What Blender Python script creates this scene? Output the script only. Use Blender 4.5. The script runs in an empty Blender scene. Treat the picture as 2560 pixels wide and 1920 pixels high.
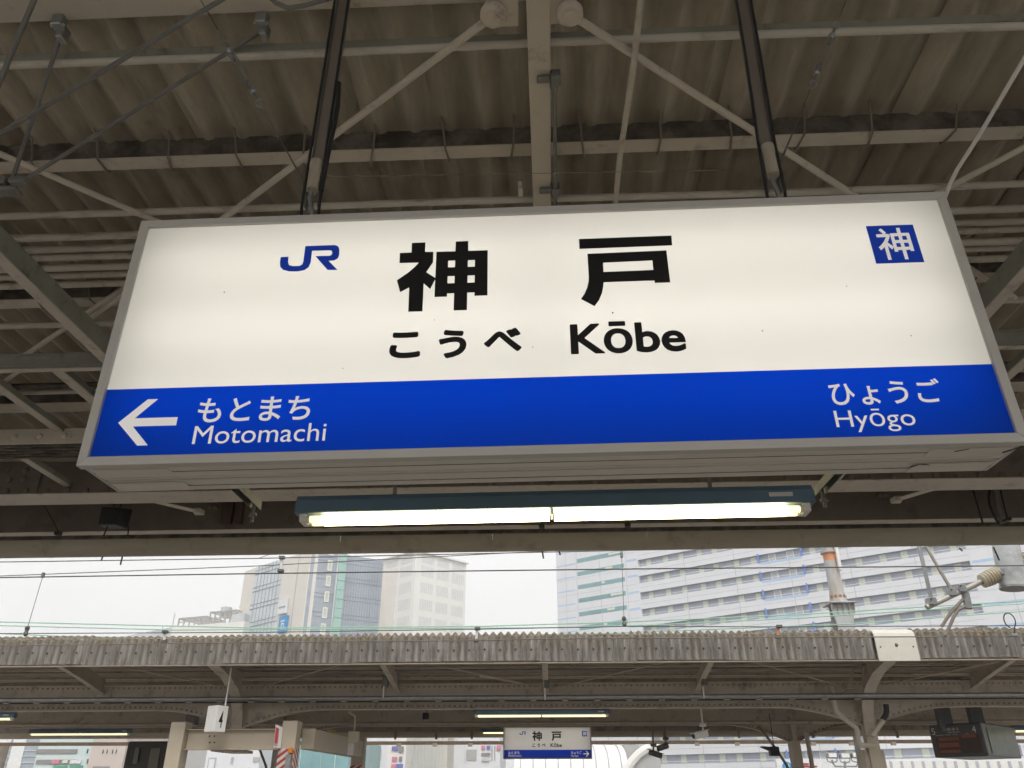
import bpy, bmesh, math, random
from mathutils import Vector, Matrix
random.seed(11)
S = bpy.context.scene
COL = S.collection

# ------------------------------------------------------------------ camera
FPX, PITCH, YAW, ROLL = 1947.0, 0.4808, 0.0468, -0.0005
EYE = Vector((0, 0, 1.6))
_cp, _sp, _cy, _sy = math.cos(PITCH), math.sin(PITCH), math.cos(YAW), math.sin(YAW)
_rz = Matrix.Rotation(YAW, 3, 'Z')
_r, _u, CF = _rz @ Vector((1, 0, 0)), _rz @ Vector((0, -_sp, _cp)), _rz @ Vector((0, _cp, _sp))
CR = math.cos(ROLL) * _r + math.sin(ROLL) * _u
CU = -math.sin(ROLL) * _r + math.cos(ROLL) * _u
cam = bpy.data.objects.new('camera', bpy.data.cameras.new('camera'))
COL.objects.link(cam)
m3 = Matrix((CR, CU, -CF)).transposed()
cam.matrix_world = Matrix.Translation(EYE) @ m3.to_4x4()
cam.data.sensor_width = 36.0
cam.data.lens = 36.0 * FPX / 2560.0
cam.data.clip_start = 0.05
cam.data.clip_end = 2000
S.camera = cam

# ------------------------------------------------------------------ sky, sun, exposure
SUN_EL, SUN_AZ = math.radians(52), math.radians(166)      # behind the viewer, high, veiled by cloud
W = bpy.data.worlds.new('World'); S.world = W; W.use_nodes = True
nt = W.node_tree; N = nt.nodes; Lk = nt.links
for n in list(N): N.remove(n)
sky = N.new('ShaderNodeTexSky'); sky.sky_type = 'NISHITA'; sky.sun_disc = False
sky.sun_elevation = SUN_EL; sky.sun_rotation = SUN_AZ
sky.air_density = 1.0; sky.dust_density = 4.0; sky.ozone_density = 1.0
hs = N.new('ShaderNodeHueSaturation'); hs.inputs['Saturation'].default_value = 0.06
tc = N.new('ShaderNodeTexCoord'); mp = N.new('ShaderNodeMapping'); mp.inputs['Scale'].default_value = (1, 1, 2.5)
nz = N.new('ShaderNodeTexNoise'); nz.inputs['Scale'].default_value = 2.2; nz.inputs['Detail'].default_value = 4
mr = N.new('ShaderNodeMapRange'); mr.inputs['To Min'].default_value = 0.93; mr.inputs['To Max'].default_value = 1.05
ml = N.new('ShaderNodeVectorMath'); ml.operation = 'SCALE'
flat = N.new('ShaderNodeMix'); flat.data_type = 'RGBA'; flat.inputs[0].default_value = 0.75
flat.inputs[7].default_value = (8.6, 8.55, 8.5, 1)          # the even grey-white of the cloud deck
bg = N.new('ShaderNodeBackground'); bg.inputs['Strength'].default_value = 0.112
wo = N.new('ShaderNodeOutputWorld')
Lk.new(sky.outputs[0], hs.inputs['Color']); Lk.new(hs.outputs[0], flat.inputs[6])
Lk.new(tc.outputs['Generated'], mp.inputs[0]); Lk.new(mp.outputs[0], nz.inputs['Vector'])
Lk.new(nz.outputs[0], mr.inputs['Value']); Lk.new(flat.outputs[2], ml.inputs[0]); Lk.new(mr.outputs[0], ml.inputs['Scale'])
Lk.new(ml.outputs[0], bg.inputs['Color']); Lk.new(bg.outputs[0], wo.inputs['Surface'])
sl = bpy.data.lights.new('sun', 'SUN'); sl.energy = 1.5; sl.angle = math.radians(20); sl.color = (1, .97, .93)
so = bpy.data.objects.new('sun', sl); COL.objects.link(so)
so.rotation_euler = (math.radians(90) - SUN_EL, 0, math.pi - SUN_AZ)
so.location = (0, 0, 60)
S.view_settings.view_transform = 'Standard'; S.view_settings.look = 'None'
S.view_settings.exposure = 0.38; S.view_settings.gamma = 1.0; S.view_settings.use_curve_mapping = False
S.cycles.use_denoising = True
S.cycles.max_bounces = 7; S.cycles.diffuse_bounces = 4; S.cycles.adaptive_threshold = 0.045; S.cycles.adaptive_min_samples = 20; S.cycles.caustics_reflective = False; S.cycles.caustics_refractive = False
S.cycles.sample_clamp_indirect = 6

# ------------------------------------------------------------------ helpers
def ray(px, py): return CF * FPX + CR * (px - 1280) - CU * (py - 960)
def at(px, py, Y=None, Z=None, X=None):
    """the point of the place seen at (px, py) of the photograph, at a known distance or height"""
    r = ray(px, py)
    t = Y / r.y if Y is not None else ((Z - 1.6) / r.z if Z is not None else X / r.x)
    return EYE + r * t
def atx(px, py, Y=None, Z=None): return at(px, py, Y, Z).x
def aty(px, py, Z): return at(px, py, Z=Z).y
def atz(px, py, Y): return at(px, py, Y=Y).z

def mat(name, col, rough=.6, metal=0., var=.12, scale=5., stretch=(1, 1, 1), bump=.0, bscale=60.,
        dirt=None, dscale=3., damt=.5, dstretch=(1, 1, 1), rand=0., emit=0., ecol=None, coat=0., spec=.4):
    m = bpy.data.materials.new(name); m.use_nodes = True
    t = m.node_tree; n = t.nodes; l = t.links
    b = n['Principled BSDF']
    b.inputs['Roughness'].default_value = rough; b.inputs['Metallic'].default_value = metal
    b.inputs['Specular IOR Level'].default_value = spec
    tcn = n.new('ShaderNodeTexCoord')
    mpn = n.new('ShaderNodeMapping'); mpn.inputs['Scale'].default_value = stretch
    l.new(tcn.outputs['Object'], mpn.inputs[0])
    no = n.new('ShaderNodeTexNoise'); no.inputs['Scale'].default_value = scale; no.inputs['Detail'].default_value = 7
    no.inputs['Roughness'].default_value = .65
    l.new(mpn.outputs[0], no.inputs['Vector'])
    r = n.new('ShaderNodeMapRange'); r.inputs['From Min'].default_value = .3; r.inputs['From Max'].default_value = .7
    r.inputs['To Min'].default_value = 1 - var; r.inputs['To Max'].default_value = 1 + var
    l.new(no.outputs[0], r.inputs['Value'])
    fac = r.outputs[0]
    if rand:
        oi = n.new('ShaderNodeObjectInfo'); rr = n.new('ShaderNodeMapRange')
        rr.inputs['To Min'].default_value = 1 - rand; rr.inputs['To Max'].default_value = 1 + rand
        l.new(oi.outputs['Random'], rr.inputs['Value'])
        mm = n.new('ShaderNodeMath'); mm.operation = 'MULTIPLY'
        l.new(fac, mm.inputs[0]); l.new(rr.outputs[0], mm.inputs[1]); fac = mm.outputs[0]
    vs = n.new('ShaderNodeVectorMath'); vs.operation = 'SCALE'; vs.inputs[0].default_value = col
    l.new(fac, vs.inputs['Scale']); out = vs.outputs[0]
    if dirt:
        mp2 = n.new('ShaderNodeMapping'); mp2.inputs['Scale'].default_value = dstretch
        mp2.inputs['Location'].default_value = (3.1, 7.7, 1.3)
        l.new(tcn.outputs['Object'], mp2.inputs[0])
        n2 = n.new('ShaderNodeTexNoise'); n2.inputs['Scale'].default_value = dscale; n2.inputs['Detail'].default_value = 8
        n2.inputs['Roughness'].default_value = .7
        l.new(mp2.outputs[0], n2.inputs['Vector'])
        r2 = n.new('ShaderNodeMapRange'); r2.inputs['From Min'].default_value = .62 - damt * .3
        r2.inputs['From Max'].default_value = .78 - damt * .22; r2.inputs['To Max'].default_value = .85
        l.new(n2.outputs[0], r2.inputs['Value'])
        mx = n.new('ShaderNodeMix'); mx.data_type = 'RGBA'
        l.new(r2.outputs[0], mx.inputs[0]); l.new(out, mx.inputs[6]); mx.inputs[7].default_value = (*dirt, 1)
        out = mx.outputs[2]
    l.new(out, b.inputs['Base Color'])
    if bump:
        nb = n.new('ShaderNodeTexNoise'); nb.inputs['Scale'].default_value = bscale; nb.inputs['Detail'].default_value = 4
        l.new(tcn.outputs['Object'], nb.inputs['Vector'])
        bu = n.new('ShaderNodeBump'); bu.inputs['Strength'].default_value = bump; bu.inputs['Distance'].default_value = .01
        l.new(nb.outputs[0], bu.inputs['Height']); l.new(bu.outputs[0], b.inputs['Normal'])
    if emit:
        b.inputs['Emission Color'].default_value = (*(ecol or col), 1); b.inputs['Emission Strength'].default_value = emit
    return m

def emission(name, col, s):
    m = bpy.data.materials.new(name); m.use_nodes = True; t = m.node_tree
    t.nodes.remove(t.nodes['Principled BSDF'])
    e = t.nodes.new('ShaderNodeEmission'); e.inputs[0].default_value = (*col, 1); e.inputs[1].default_value = s
    t.links.new(e.outputs[0], t.nodes['Material Output'].inputs[0]); return m

def translucent(name, col, tcol):
    """backlit acrylic: reflects a little, lets the light of the tubes behind it through, diffused"""
    m = bpy.data.materials.new(name); m.use_nodes = True; t = m.node_tree; n = t.nodes; l = t.links
    n.remove(n['Principled BSDF'])
    tcn = n.new('ShaderNodeTexCoord'); no = n.new('ShaderNodeTexNoise'); no.inputs['Scale'].default_value = 1.7
    no.inputs['Detail'].default_value = 5; l.new(tcn.outputs['Object'], no.inputs[0])
    r = n.new('ShaderNodeMapRange'); r.inputs['To Min'].default_value = .94; r.inputs['To Max'].default_value = 1.05
    l.new(no.outputs[0], r.inputs[0])
    v = n.new('ShaderNodeVectorMath'); v.operation = 'SCALE'; v.inputs[0].default_value = tcol; l.new(r.outputs[0], v.inputs['Scale'])
    d = n.new('ShaderNodeBsdfDiffuse'); d.inputs[0].default_value = (*col, 1)
    tr = n.new('ShaderNodeBsdfTranslucent'); l.new(v.outputs[0], tr.inputs[0])
    a = n.new('ShaderNodeMixShader'); a.inputs[0].default_value = .5
    g = n.new('ShaderNodeBsdfGlossy'); g.inputs['Roughness'].default_value = .12
    fr = n.new('ShaderNodeFresnel'); fr.inputs[0].default_value = 1.35
    c = n.new('ShaderNodeMixShader')
    l.new(d.outputs[0], a.inputs[1]); l.new(tr.outputs[0], a.inputs[2]); l.new(fr.outputs[0], c.inputs[0])
    l.new(a.outputs[0], c.inputs[1]); l.new(g.outputs[0], c.inputs[2]); l.new(c.outputs[0], n['Material Output'].inputs[0])
    return m

def stripes(name, c1, c2, k, rough=.6):
    """diagonal hazard stripes printed on a plate"""
    m = mat(name, c1, rough); t = m.node_tree; n = t.nodes; l = t.links; b = n['Principled BSDF']
    tcn = n.new('ShaderNodeTexCoord'); sx = n.new('ShaderNodeSeparateXYZ'); l.new(tcn.outputs['Object'], sx.inputs[0])
    a = n.new('ShaderNodeMath'); a.operation = 'MULTIPLY_ADD'; a.inputs[1].default_value = 1.35
    l.new(sx.outputs['Z'], a.inputs[0]); 
    ax = n.new('ShaderNodeMath'); ax.operation = 'SUBTRACT'; l.new(sx.outputs['X'], ax.inputs[0]); l.new(sx.outputs['Y'], ax.inputs[1])
    neg = n.new('ShaderNodeMath'); neg.operation = 'MULTIPLY'; neg.inputs[1].default_value = -1; l.new(ax.outputs[0], neg.inputs[0])
    l.new(neg.outputs[0], a.inputs[2])
    f = n.new('ShaderNodeMath'); f.operation = 'MULTIPLY'; f.inputs[1].default_value = k; l.new(a.outputs[0], f.inputs[0])
    fr = n.new('ShaderNodeMath'); fr.operation = 'FRACT'; l.new(f.outputs[0], fr.inputs[0])
    gt = n.new('ShaderNodeMath'); gt.operation = 'GREATER_THAN'; gt.inputs[1].default_value = .5; l.new(fr.outputs[0], gt.inputs[0])
    mx = n.new('ShaderNodeMix'); mx.data_type = 'RGBA'; l.new(gt.outputs[0], mx.inputs[0])
    mx.inputs[6].default_value = (*c1, 1); mx.inputs[7].default_value = (*c2, 1)
    l.new(mx.outputs[2], b.inputs['Base Color']); return m

def org(o):
    v = Vector((0, 0, 0))
    while o is not None: v = v + o.location; o = o.parent
    return v

def tag(o, label=None, cat=None, group=None, kind=None):
    if label: o['label'] = label
    if cat: o['category'] = cat
    if group: o['group'] = group
    if kind: o['kind'] = kind
    return o

def thing(name, loc, label, cat, group=None, rz=0., parent=None):
    o = bpy.data.objects.new(name, None); COL.objects.link(o)
    o.location = loc; o.rotation_euler = (0, 0, rz); o.empty_display_size = .2
    return tag(o, label, cat, group)

class MB:
    def __init__(s): s.v = []; s.f = []; s.mi = []; s.cur = 0
    def add(s, vs, fs):
        k = len(s.v); s.v += [tuple(v) for v in vs]
        for f in fs: s.f.append(tuple(i + k for i in f)); s.mi.append(s.cur)
        return s
    def box(s, x0, x1, y0, y1, z0, z1):
        x0, x1 = min(x0, x1), max(x0, x1); y0, y1 = min(y0, y1), max(y0, y1); z0, z1 = min(z0, z1), max(z0, z1)
        vs = [(x, y, z) for z in (z0, z1) for y in (y0, y1) for x in (x0, x1)]
        return s.add(vs, [(0, 2, 3, 1), (4, 5, 7, 6), (0, 1, 5, 4), (2, 6, 7, 3), (0, 4, 6, 2), (1, 3, 7, 5)])
    def hexa(s, b, t):
        """bottom quad b, top quad t, same order counter-clockwise seen from above"""
        return s.add(list(b) + list(t), [(3, 2, 1, 0), (4, 5, 6, 7), (0, 1, 5, 4), (1, 2, 6, 5), (2, 3, 7, 6), (3, 0, 4, 7)])
    def tube(s, p, q, r, n=8, r2=None, cap=True):
        p = Vector(p); q = Vector(q); d = (q - p).normalized()
        a = d.orthogonal().normalized(); b = d.cross(a); r2 = r if r2 is None else r2
        vs = []
        for c, rr in ((p, r), (q, r2)):
            for i in range(n):
                t = 2 * math.pi * i / n; vs.append(c + a * math.cos(t) * rr + b * math.sin(t) * rr)
        fs = [(i, (i + 1) % n, n + (i + 1) % n, n + i) for i in range(n)]
        if cap: fs += [tuple(range(n - 1, -1, -1)), tuple(range(n, 2 * n))]
        return s.add(vs, fs)
    def path(s, pts, r, n=8):
        pts = [Vector(p) for p in pts]; rings = []; a = None
        for i, p in enumerate(pts):
            d = ((pts[min(i + 1, len(pts) - 1)] - p).normalized() + (p - pts[max(i - 1, 0)]).normalized())
            d = d.normalized() if d.length > 1e-6 else (pts[-1] - pts[0]).normalized()
            if a is None: a = d.orthogonal().normalized()
            else: a = (a - d * a.dot(d)).normalized()
            b = d.cross(a); rings.append([p + a * math.cos(2 * math.pi * k / n) * r + b * math.sin(2 * math.pi * k / n) * r for k in range(n)])
        vs = [v for g in rings for v in g]; fs = []
        for j in range(len(rings) - 1):
            for i in range(n): fs.append((j * n + i, j * n + (i + 1) % n, (j + 1) * n + (i + 1) % n, (j + 1) * n + i))
        k = (len(rings) - 1) * n; fs += [tuple(range(n - 1, -1, -1)), tuple(range(k, k + n))]
        return s.add(vs, fs)
    def prism(s, poly, o, ex, ez, dep):
        """polygon in the plane (ex, ez) at o, given thickness dep along ex x ez"""
        o = Vector(o); ex = Vector(ex); ez = Vector(ez); nn = ex.cross(ez).normalized() * dep
        n = len(poly); a = [o + ex * p[0] + ez * p[1] for p in poly]
        return s.add(a + [v + nn for v in a], [tuple(range(n - 1, -1, -1)), tuple(range(n, 2 * n))] +
                     [(i, (i + 1) % n, n + (i + 1) % n, n + i) for i in range(n)])
    def bar(s, p, q, w, h, up=(0, 0, 1)):
        """rectangular bar from p to q; w across, h along up, p and q on its underside centre line"""
        p = Vector(p); q = Vector(q); d = (q - p).normalized(); up = Vector(up)
        sd = d.cross(up).normalized() * (w / 2); u = sd.cross(d).normalized() * h
        return s.hexa([p - sd, p + sd, q + sd, q - sd], [p - sd + u, p + sd + u, q + sd + u, q - sd + u])
    def lathe(s, prof, o, ax, n=14):
        o = Vector(o); ax = Vector(ax).normalized(); a = ax.orthogonal().normalized(); b = ax.cross(a); m = len(prof)
        vs = []
        for r, h in prof:
            for i in range(n):
                t = 2 * math.pi * i / n; vs.append(o + ax * h + (a * math.cos(t) + b * math.sin(t)) * r)
        fs = [(j * n + i, j * n + (i + 1) % n, (j + 1) * n + (i + 1) % n, (j + 1) * n + i) for j in range(m - 1) for i in range(n)]
        fs += [tuple(range(n - 1, -1, -1)), tuple(range((m - 1) * n, m * n))]
        return s.add(vs, fs)
    def dome(s, c, ax, r, n=7):
        return s.lathe([(r, 0), (r * .8, r * .45), (r * .35, r * .68)], c, ax, n)
    def mesh(s, name, mats, smooth=False, bevel=0., off=Vector((0, 0, 0))):
        me = bpy.data.meshes.new(name)
        me.from_pydata([tuple(Vector(v) - off) for v in s.v], [], s.f)
        for mm in (mats if isinstance(mats, (list, tuple)) else [mats]): me.materials.append(mm)
        if any(s.mi): me.polygons.foreach_set('material_index', s.mi)
        bm = bmesh.new(); bm.from_mesh(me)
        bmesh.ops.recalc_face_normals(bm, faces=bm.faces)
        if bevel:
            es = [e for e in bm.edges if e.is_manifold and e.calc_face_angle(0) > .6]
            bmesh.ops.bevel(bm, geom=es, offset=bevel, segments=1, affect='EDGES', profile=.6, clamp_overlap=True)
        bm.to_mesh(me); bm.free()
        if smooth:
            me.polygons.foreach_set('use_smooth', [True] * len(me.polygons))
            try: me.set_sharp_from_angle(angle=math.radians(38))
            except Exception: pass
        return me
    def build(s, name, mats, parent=None, smooth=False, bevel=0., local=False, origin=None, **kw):
        off = Vector((0, 0, 0))
        if parent is not None and not local: off = org(parent)
        if origin is not None: off = Vector(origin)
        o = bpy.data.objects.new(name, s.mesh(name, mats, smooth, bevel, off)); COL.objects.link(o)
        if parent is not None: o.parent = parent
        elif origin is not None: o.location = origin
        return tag(o, **kw)

def inst(name, me, parent, loc, rot=(0, 0, 0), scale=(1, 1, 1), local=False, **kw):
    o = bpy.data.objects.new(name, me); COL.objects.link(o)
    o.location = Vector(loc) - (org(parent) if parent is not None and not local else Vector((0, 0, 0)))
    o.rotation_euler = rot; o.scale = scale; o.parent = parent
    return tag(o, **kw)

def copy_tree(o, parent=None):
    c = o.copy(); COL.objects.link(c); c.parent = parent
    for ch in list(o.children): copy_tree(ch, c)
    return c

_glyph = {}
def glyphs(body, offset=0.):
    """outline of printed lettering from Blender's own built-in font, as flat polygons"""
    if (body, offset) in _glyph: return _glyph[(body, offset)]
    cu = bpy.data.curves.new('lettering', 'FONT'); cu.body = body; cu.offset = offset; cu.resolution_u = 5
    ob = bpy.data.objects.new('lettering', cu); COL.objects.link(ob)
    dg = bpy.context.evaluated_depsgraph_get(); dg.update()
    me = bpy.data.meshes.new_from_object(ob.evaluated_get(dg))
    vs = [(v.co.x, v.co.y) for v in me.vertices]; fs = [tuple(p.vertices) for p in me.polygons]
    bpy.data.objects.remove(ob); bpy.data.curves.remove(cu); bpy.data.meshes.remove(me)
    _glyph[(body, offset)] = (vs, fs); return vs, fs

def lettering(mb, body, box, y, offset=0., o=(0, 0, 0), ex=(1, 0, 0), ez=(0, 0, 1), en=(0, 1, 0)):
    vs, fs = glyphs(body, offset)
    if not vs: return
    x0 = min(v[0] for v in vs); x1 = max(v[0] for v in vs); y0 = min(v[1] for v in vs); y1 = max(v[1] for v in vs)
    u0, u1, w0, w1 = box; o = Vector(o); ex = Vector(ex); ez = Vector(ez); en = Vector(en)
    mb.add([o + ex * (u0 + (v[0] - x0) / (x1 - x0) * (u1 - u0)) + ez * (w0 + (v[1] - y0) / (y1 - y0) * (w1 - w0)) + en * y for v in vs], fs)

def bold(mb, body, box, y, r, **kw):
    """heavier lettering: the outline repeated round a small circle, each copy a hair further forward"""
    u0, u1, w0, w1 = box
    for k in range(9):
        dx, dz = (0, 0) if k == 8 else (r * math.cos(k * math.pi / 4), r * math.sin(k * math.pi / 4))
        lettering(mb, body, [u0 + r + dx, u1 - r + dx, w0 + r + dz, w1 - r + dz], y - .00006 * k, **kw)

# ------------------------------------------------------------------ materials
M = {}
M['paint'] = mat('cream_grey_paint', (.50, .445, .375), .55, var=.08, scale=4, bump=.12, bscale=35, dirt=(.20, .155, .115), dscale=9, damt=.22)
M['paint_chip'] = mat('flaking_paint', (.45, .405, .34), .6, var=.12, scale=9, bump=.3, bscale=28, dirt=(.22, .18, .14), dscale=16, damt=.30)
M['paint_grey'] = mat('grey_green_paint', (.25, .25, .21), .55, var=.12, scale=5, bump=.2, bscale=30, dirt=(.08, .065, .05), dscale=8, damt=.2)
M['paint_dark'] = mat('dark_paint', (.175, .155, .13), .7, var=.25, scale=6, bump=.3, dirt=(.045, .037, .03), dscale=6, damt=.8)  # much darker than the cream paint, for webs and rear pipes
M['pipe'] = mat('painted_pipe', (.45, .415, .36), .5, var=.10, scale=7, stretch=(.3, 1, 1), bump=.15, dirt=(.20, .165, .13), dscale=12, damt=.30, dstretch=(.25, 1, 1), rand=.12)
M['roof'] = mat('corrugated_board', (.385, .338, .268), .85, var=.26, scale=1.3, stretch=(1.8, .5, 1), bump=.25, bscale=110,
                dirt=(.225, .192, .148), dscale=1.9, damt=.62, dstretch=(2.2, .35, 1), rand=.07)
M['galv'] = mat('galvanised_steel', (.33, .34, .34), .42, .75, var=.18, scale=14, bump=.08)
M['galv_d'] = mat('dull_galvanised', (.165, .16, .15), .6, .2, var=.2, scale=10, bump=.1)
M['wire'] = mat('steel_wire', (.16, .155, .145), .5, .6, var=.2)
M['copper'] = mat('weathered_wire', (.20, .19, .175), .55, .3, var=.2)
M['green'] = mat('green_sheathed_cable', (.30, .52, .40), .5, var=.1)
M['black'] = mat('black_plastic', (.022, .022, .023), .5, var=.2)
M['alu'] = mat('anodised_aluminium', (.53, .515, .48), .42, .1, var=.05, scale=3, stretch=(.2, 6, 6), bump=.05)
M['alu_d'] = mat('aluminium_underside', (.70, .66, .61), .5, .0, var=.08, scale=3, stretch=(.15, 8, 1))
M['seam'] = mat('dark_seam', (.05, .045, .04), .8)
M['gutter'] = mat('gutter_pvc', (.37, .325, .25), .5, var=.10, scale=3, stretch=(.4, 2, 2), bump=.1, dirt=(.22, .185, .14), dscale=3, damt=.2)
M['bluegrey'] = mat('blue_grey_enamel', (.085, .145, .205), .45, var=.08)
M['white'] = mat('white_enamel', (.72, .71, .68), .45, var=.05)
M['lamp'] = emission('lit_tube', (1, .86, .45), 15)
M['lamp_end'] = mat('tube_end', (.8, .72, .5), .4, emit=1.6, ecol=(1, .78, .36))
M['lamp_far'] = emission('lit_tube_far', (1, .86, .46), 1.5)
M['sign_tube'] = emission('sign_tube', (1, .97, .915), 5.2)
M['sign_tube_far'] = emission('sign_tube_dim', (1, .95, .90), 2.6)
M['acryl'] = translucent('backlit_white_acrylic', (.55, .54, .50), (.87, .855, .815))
M['acryl_b'] = translucent('backlit_blue_acrylic', (.002, .045, .24), (.001, .042, .58))
M['print_k'] = mat('black_print', (.012, .012, .012), .4, var=.05)
M['print_b'] = mat('blue_print', (.008, .05, .42), .4, var=.05, emit=.14, ecol=(.004, .045, .50))
M['print_w'] = mat('white_print_lit', (.62, .60, .57), .4, var=.04, emit=.28, ecol=(1, .96, .91))
M['plate_w'] = mat('white_sign_face', (.50, .48, .45), .28, var=.05, scale=2)
M['plate_b'] = mat('blue_sign_face', (.012, .035, .20), .28, var=.05)
M['plate_wt'] = mat('white_print', (.55, .55, .54), .4)
M['plate_bt'] = mat('blue_print_unlit', (.03, .06, .26), .4)
M['slate'] = mat('weathered_corrugated_slate', (.275, .258, .238), .9, var=.2, scale=5, stretch=(2.5, 2.5, .45), bump=.4, bscale=40,
                 dirt=(.10, .085, .062), dscale=5, damt=.62, dstretch=(3, 3, .5), rand=.10)
M['moss'] = mat('mossy_slate_edge', (.155, .13, .095), .95, var=.35, scale=14, bump=.8, bscale=45, dirt=(.33, .29, .22), dscale=24, damt=.45, rand=.12)
M['cream_p'] = mat('cream_panel', (.62, .59, .52), .5, var=.04)
M['fsteel'] = mat('far_canopy_paint', (.46, .40, .33), .6, var=.10, scale=3, dirt=(.18, .145, .11), dscale=4, damt=.28)
M['fsteel_d'] = mat('far_canopy_shaded_dirt', (.28, .24, .20), .7, var=.16, scale=3, dirt=(.11, .09, .072), dscale=3, damt=.4)  # darker copy of the far canopy paint: dirt plus painted-in shade
M['beige'] = mat('beige_enamel', (.50, .43, .335), .5, var=.05, scale=2)
M['beige_pipe'] = mat('beige_drain_pipe', (.46, .41, .33), .45, var=.06)
M['hazard'] = stripes('red_white_hazard', (.62, .58, .54), (.42, .06, .05), 6.5)
M['red'] = mat('red_print', (.45, .06, .07), .5)
M['amber'] = mat('amber_lens', (.60, .22, .03), .3)
M['yellow'] = mat('yellow_plate', (.48, .36, .10), .5, var=.2, scale=12)
M['board'] = mat('display_casing', (.10, .10, .10), .35, var=.1)
M['led'] = mat('faint_led_rows', (.24, .095, .07), .4, var=.15, scale=30, emit=.012, ecol=(1, .2, .12))  # slight red glow added to the rows
M['screen'] = mat('green_reflecting_screen', (.05, .085, .04), .3, var=.6, scale=3)
M['hanger'] = mat('brown_grey_hanger_paint', (.20, .172, .142), .55, var=.06, scale=6)

# ------------------------------------------------------------------ ground, tracks, platforms
M['ground'] = mat('ground_grey', (.30, .29, .27), .95, var=.2, scale=.3)
M['ballast'] = mat('ballast', (.30, .28, .255), .95, var=.45, scale=25, bump=.8, bscale=30)
M['platform'] = mat('platform_asphalt', (.50, .475, .44), .9, var=.15, scale=2, bump=.2)
M['edge'] = mat('platform_edge_concrete', (.42, .41, .38), .9, var=.12)
MB().box(-900, 900, -300, 1500, -1.6, -1.15).build('ground', M['ground'], kind='structure')
MB().box(-60, 60, 8.95, 13.35, -1.146, -1.05).box(-60, 60, 26, 33, -1.146, -1.05).box(-60, 60, -11, -5.6, -1.146, -1.05).build('track_bed', M['ballast'], kind='structure')
for nm, y0, y1 in (('platform', -5.5, 8.9), ('platform', 13.4, 25.6)):
    MB().box(-55, 55, y0, y1, -1.146, 0).build(nm, M['platform'], kind='structure', bevel=.02)
for y in (8.6, 13.45):
    MB().box(-55, 55, y, y + .26, .004, .03).build('platform_edge', M['edge'], kind='structure')

# ------------------------------------------------------------------ near canopy
can = thing('platform_canopy', (0, 4, 3.9), 'near platform canopy overhead with brown corrugated roof, painted beams and round gutter', 'canopy')
XA, XB, ZR, PW, AMP = -12.75, 12.75, 4.466, .17, .030

def corrugated(width_waves, pitch, amp, length, th=.007, seg=8, rows=1):
    """one corrugated sheet, ridges along y, starting at the origin"""
    mb = MB(); n = int(width_waves * seg) + 1; vs = []; m = rows + 1
    for k in (0, 1):
        for j in range(m):
            for i in range(n):
                x = i * pitch / seg
                vs.append((x, length * j / rows, amp * math.cos(2 * math.pi * x / pitch) + k * th))
    fs = []; o = n * m
    for j in range(rows):
        for i in range(n - 1):
            a = j * n + i; fs += [(a, a + n, a + n + 1, a + 1), (o + a, o + a + 1, o + a + n + 1, o + a + n)]
    for i in range(n - 1):
        fs += [(i, i + 1, o + i + 1, o + i), (o - n + i + 1, o - n + i, 2 * o - n + i, 2 * o - n + i + 1)]
    for j in range(rows):
        a = j * n; b = a + n; fs += [(a, o + a, o + b, b), (a + n - 1, b + n - 1, o + b + n - 1, o + a + n - 1)]
    return mb.add(vs, fs)

sheet = corrugated(5.5, PW, AMP, 2.56).mesh('roof_sheet', M['roof'], smooth=True)
rows_y = [-4.62, -2.17, .28, 2.73, 5.18]
for j, y in enumerate(rows_y + [6.35]):
    for i in range(30):
        x = XA + i * .85
        inst('roof_sheet', sheet, can, (x, y, ZR + (0 if j < 5 else -.012) + .004 * (j % 2)), (-.0035, random.uniform(-.002, .002) - .0095, random.uniform(-.002, .002)))

def xbeam(name, y0, y1, z0, z1, m='paint', bevel=.004, x0=XA, x1=XB, **kw):
    return MB().box(x0, x1, y0, y1, z0, z1).build(name, M[m], can, bevel=bevel, **kw)
def xpipe(name, y, z, r, m='pipe', x0=XA, x1=XB):
    mb = MB(); n = 40; ph = random.random() * 6
    pts = [(x0 + (x1 - x0) * i / n, y + .004 * math.sin(i * 1.3 + ph), z + .004 * math.sin(i * .9 + ph)) for i in range(n + 1)]
    return mb.path(pts, r, 10).build(name, M[m], can, smooth=True)

# purlins: a light underside flange with a much darker web above it
hook = MB().path([(0, -.115, .128), (.004, -.085, .08), (.004, -.048, .006), (.003, -.046, -.006), (0, .0, -.008), (-.002, .03, -.008), (-.003, .052, -.004), (-.003, .054, .02)], .0055, 6)
hook = hook.mesh('hook_bolt', M['hanger'], smooth=True)
pur = []
for yc in (-3.4, -2.15, -.93, .33, 1.56):
    pur.append((yc - .04, yc + .04))
pur += [(aty(1280, 362, 4.33), aty(1280, 392, 4.33)), (aty(200, 746, 4.33), aty(200, 767.5, 4.33)), (aty(108, 1009, 4.33), aty(108, 1031, 4.33)), (7.1, 7.2)]
for k, (y0, y1) in enumerate(pur):
    p = xbeam('purlin', y0, y1, 4.33, 4.338, 'paint', .002)
    MB().box(XA, XB, y0 + .001, y0 + .009, 4.3385, ZR - .020).build('web', M['paint_dark'], p)
    if k in (5, 6):
        for i in range(56):
            x = XA + 3.11 + i * .34
            inst('hook_bolt', hook, can, (x + random.uniform(-.02, .02), (y0 + y1) / 2, 4.33), (0, 0, random.uniform(-.25, .25)))

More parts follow.
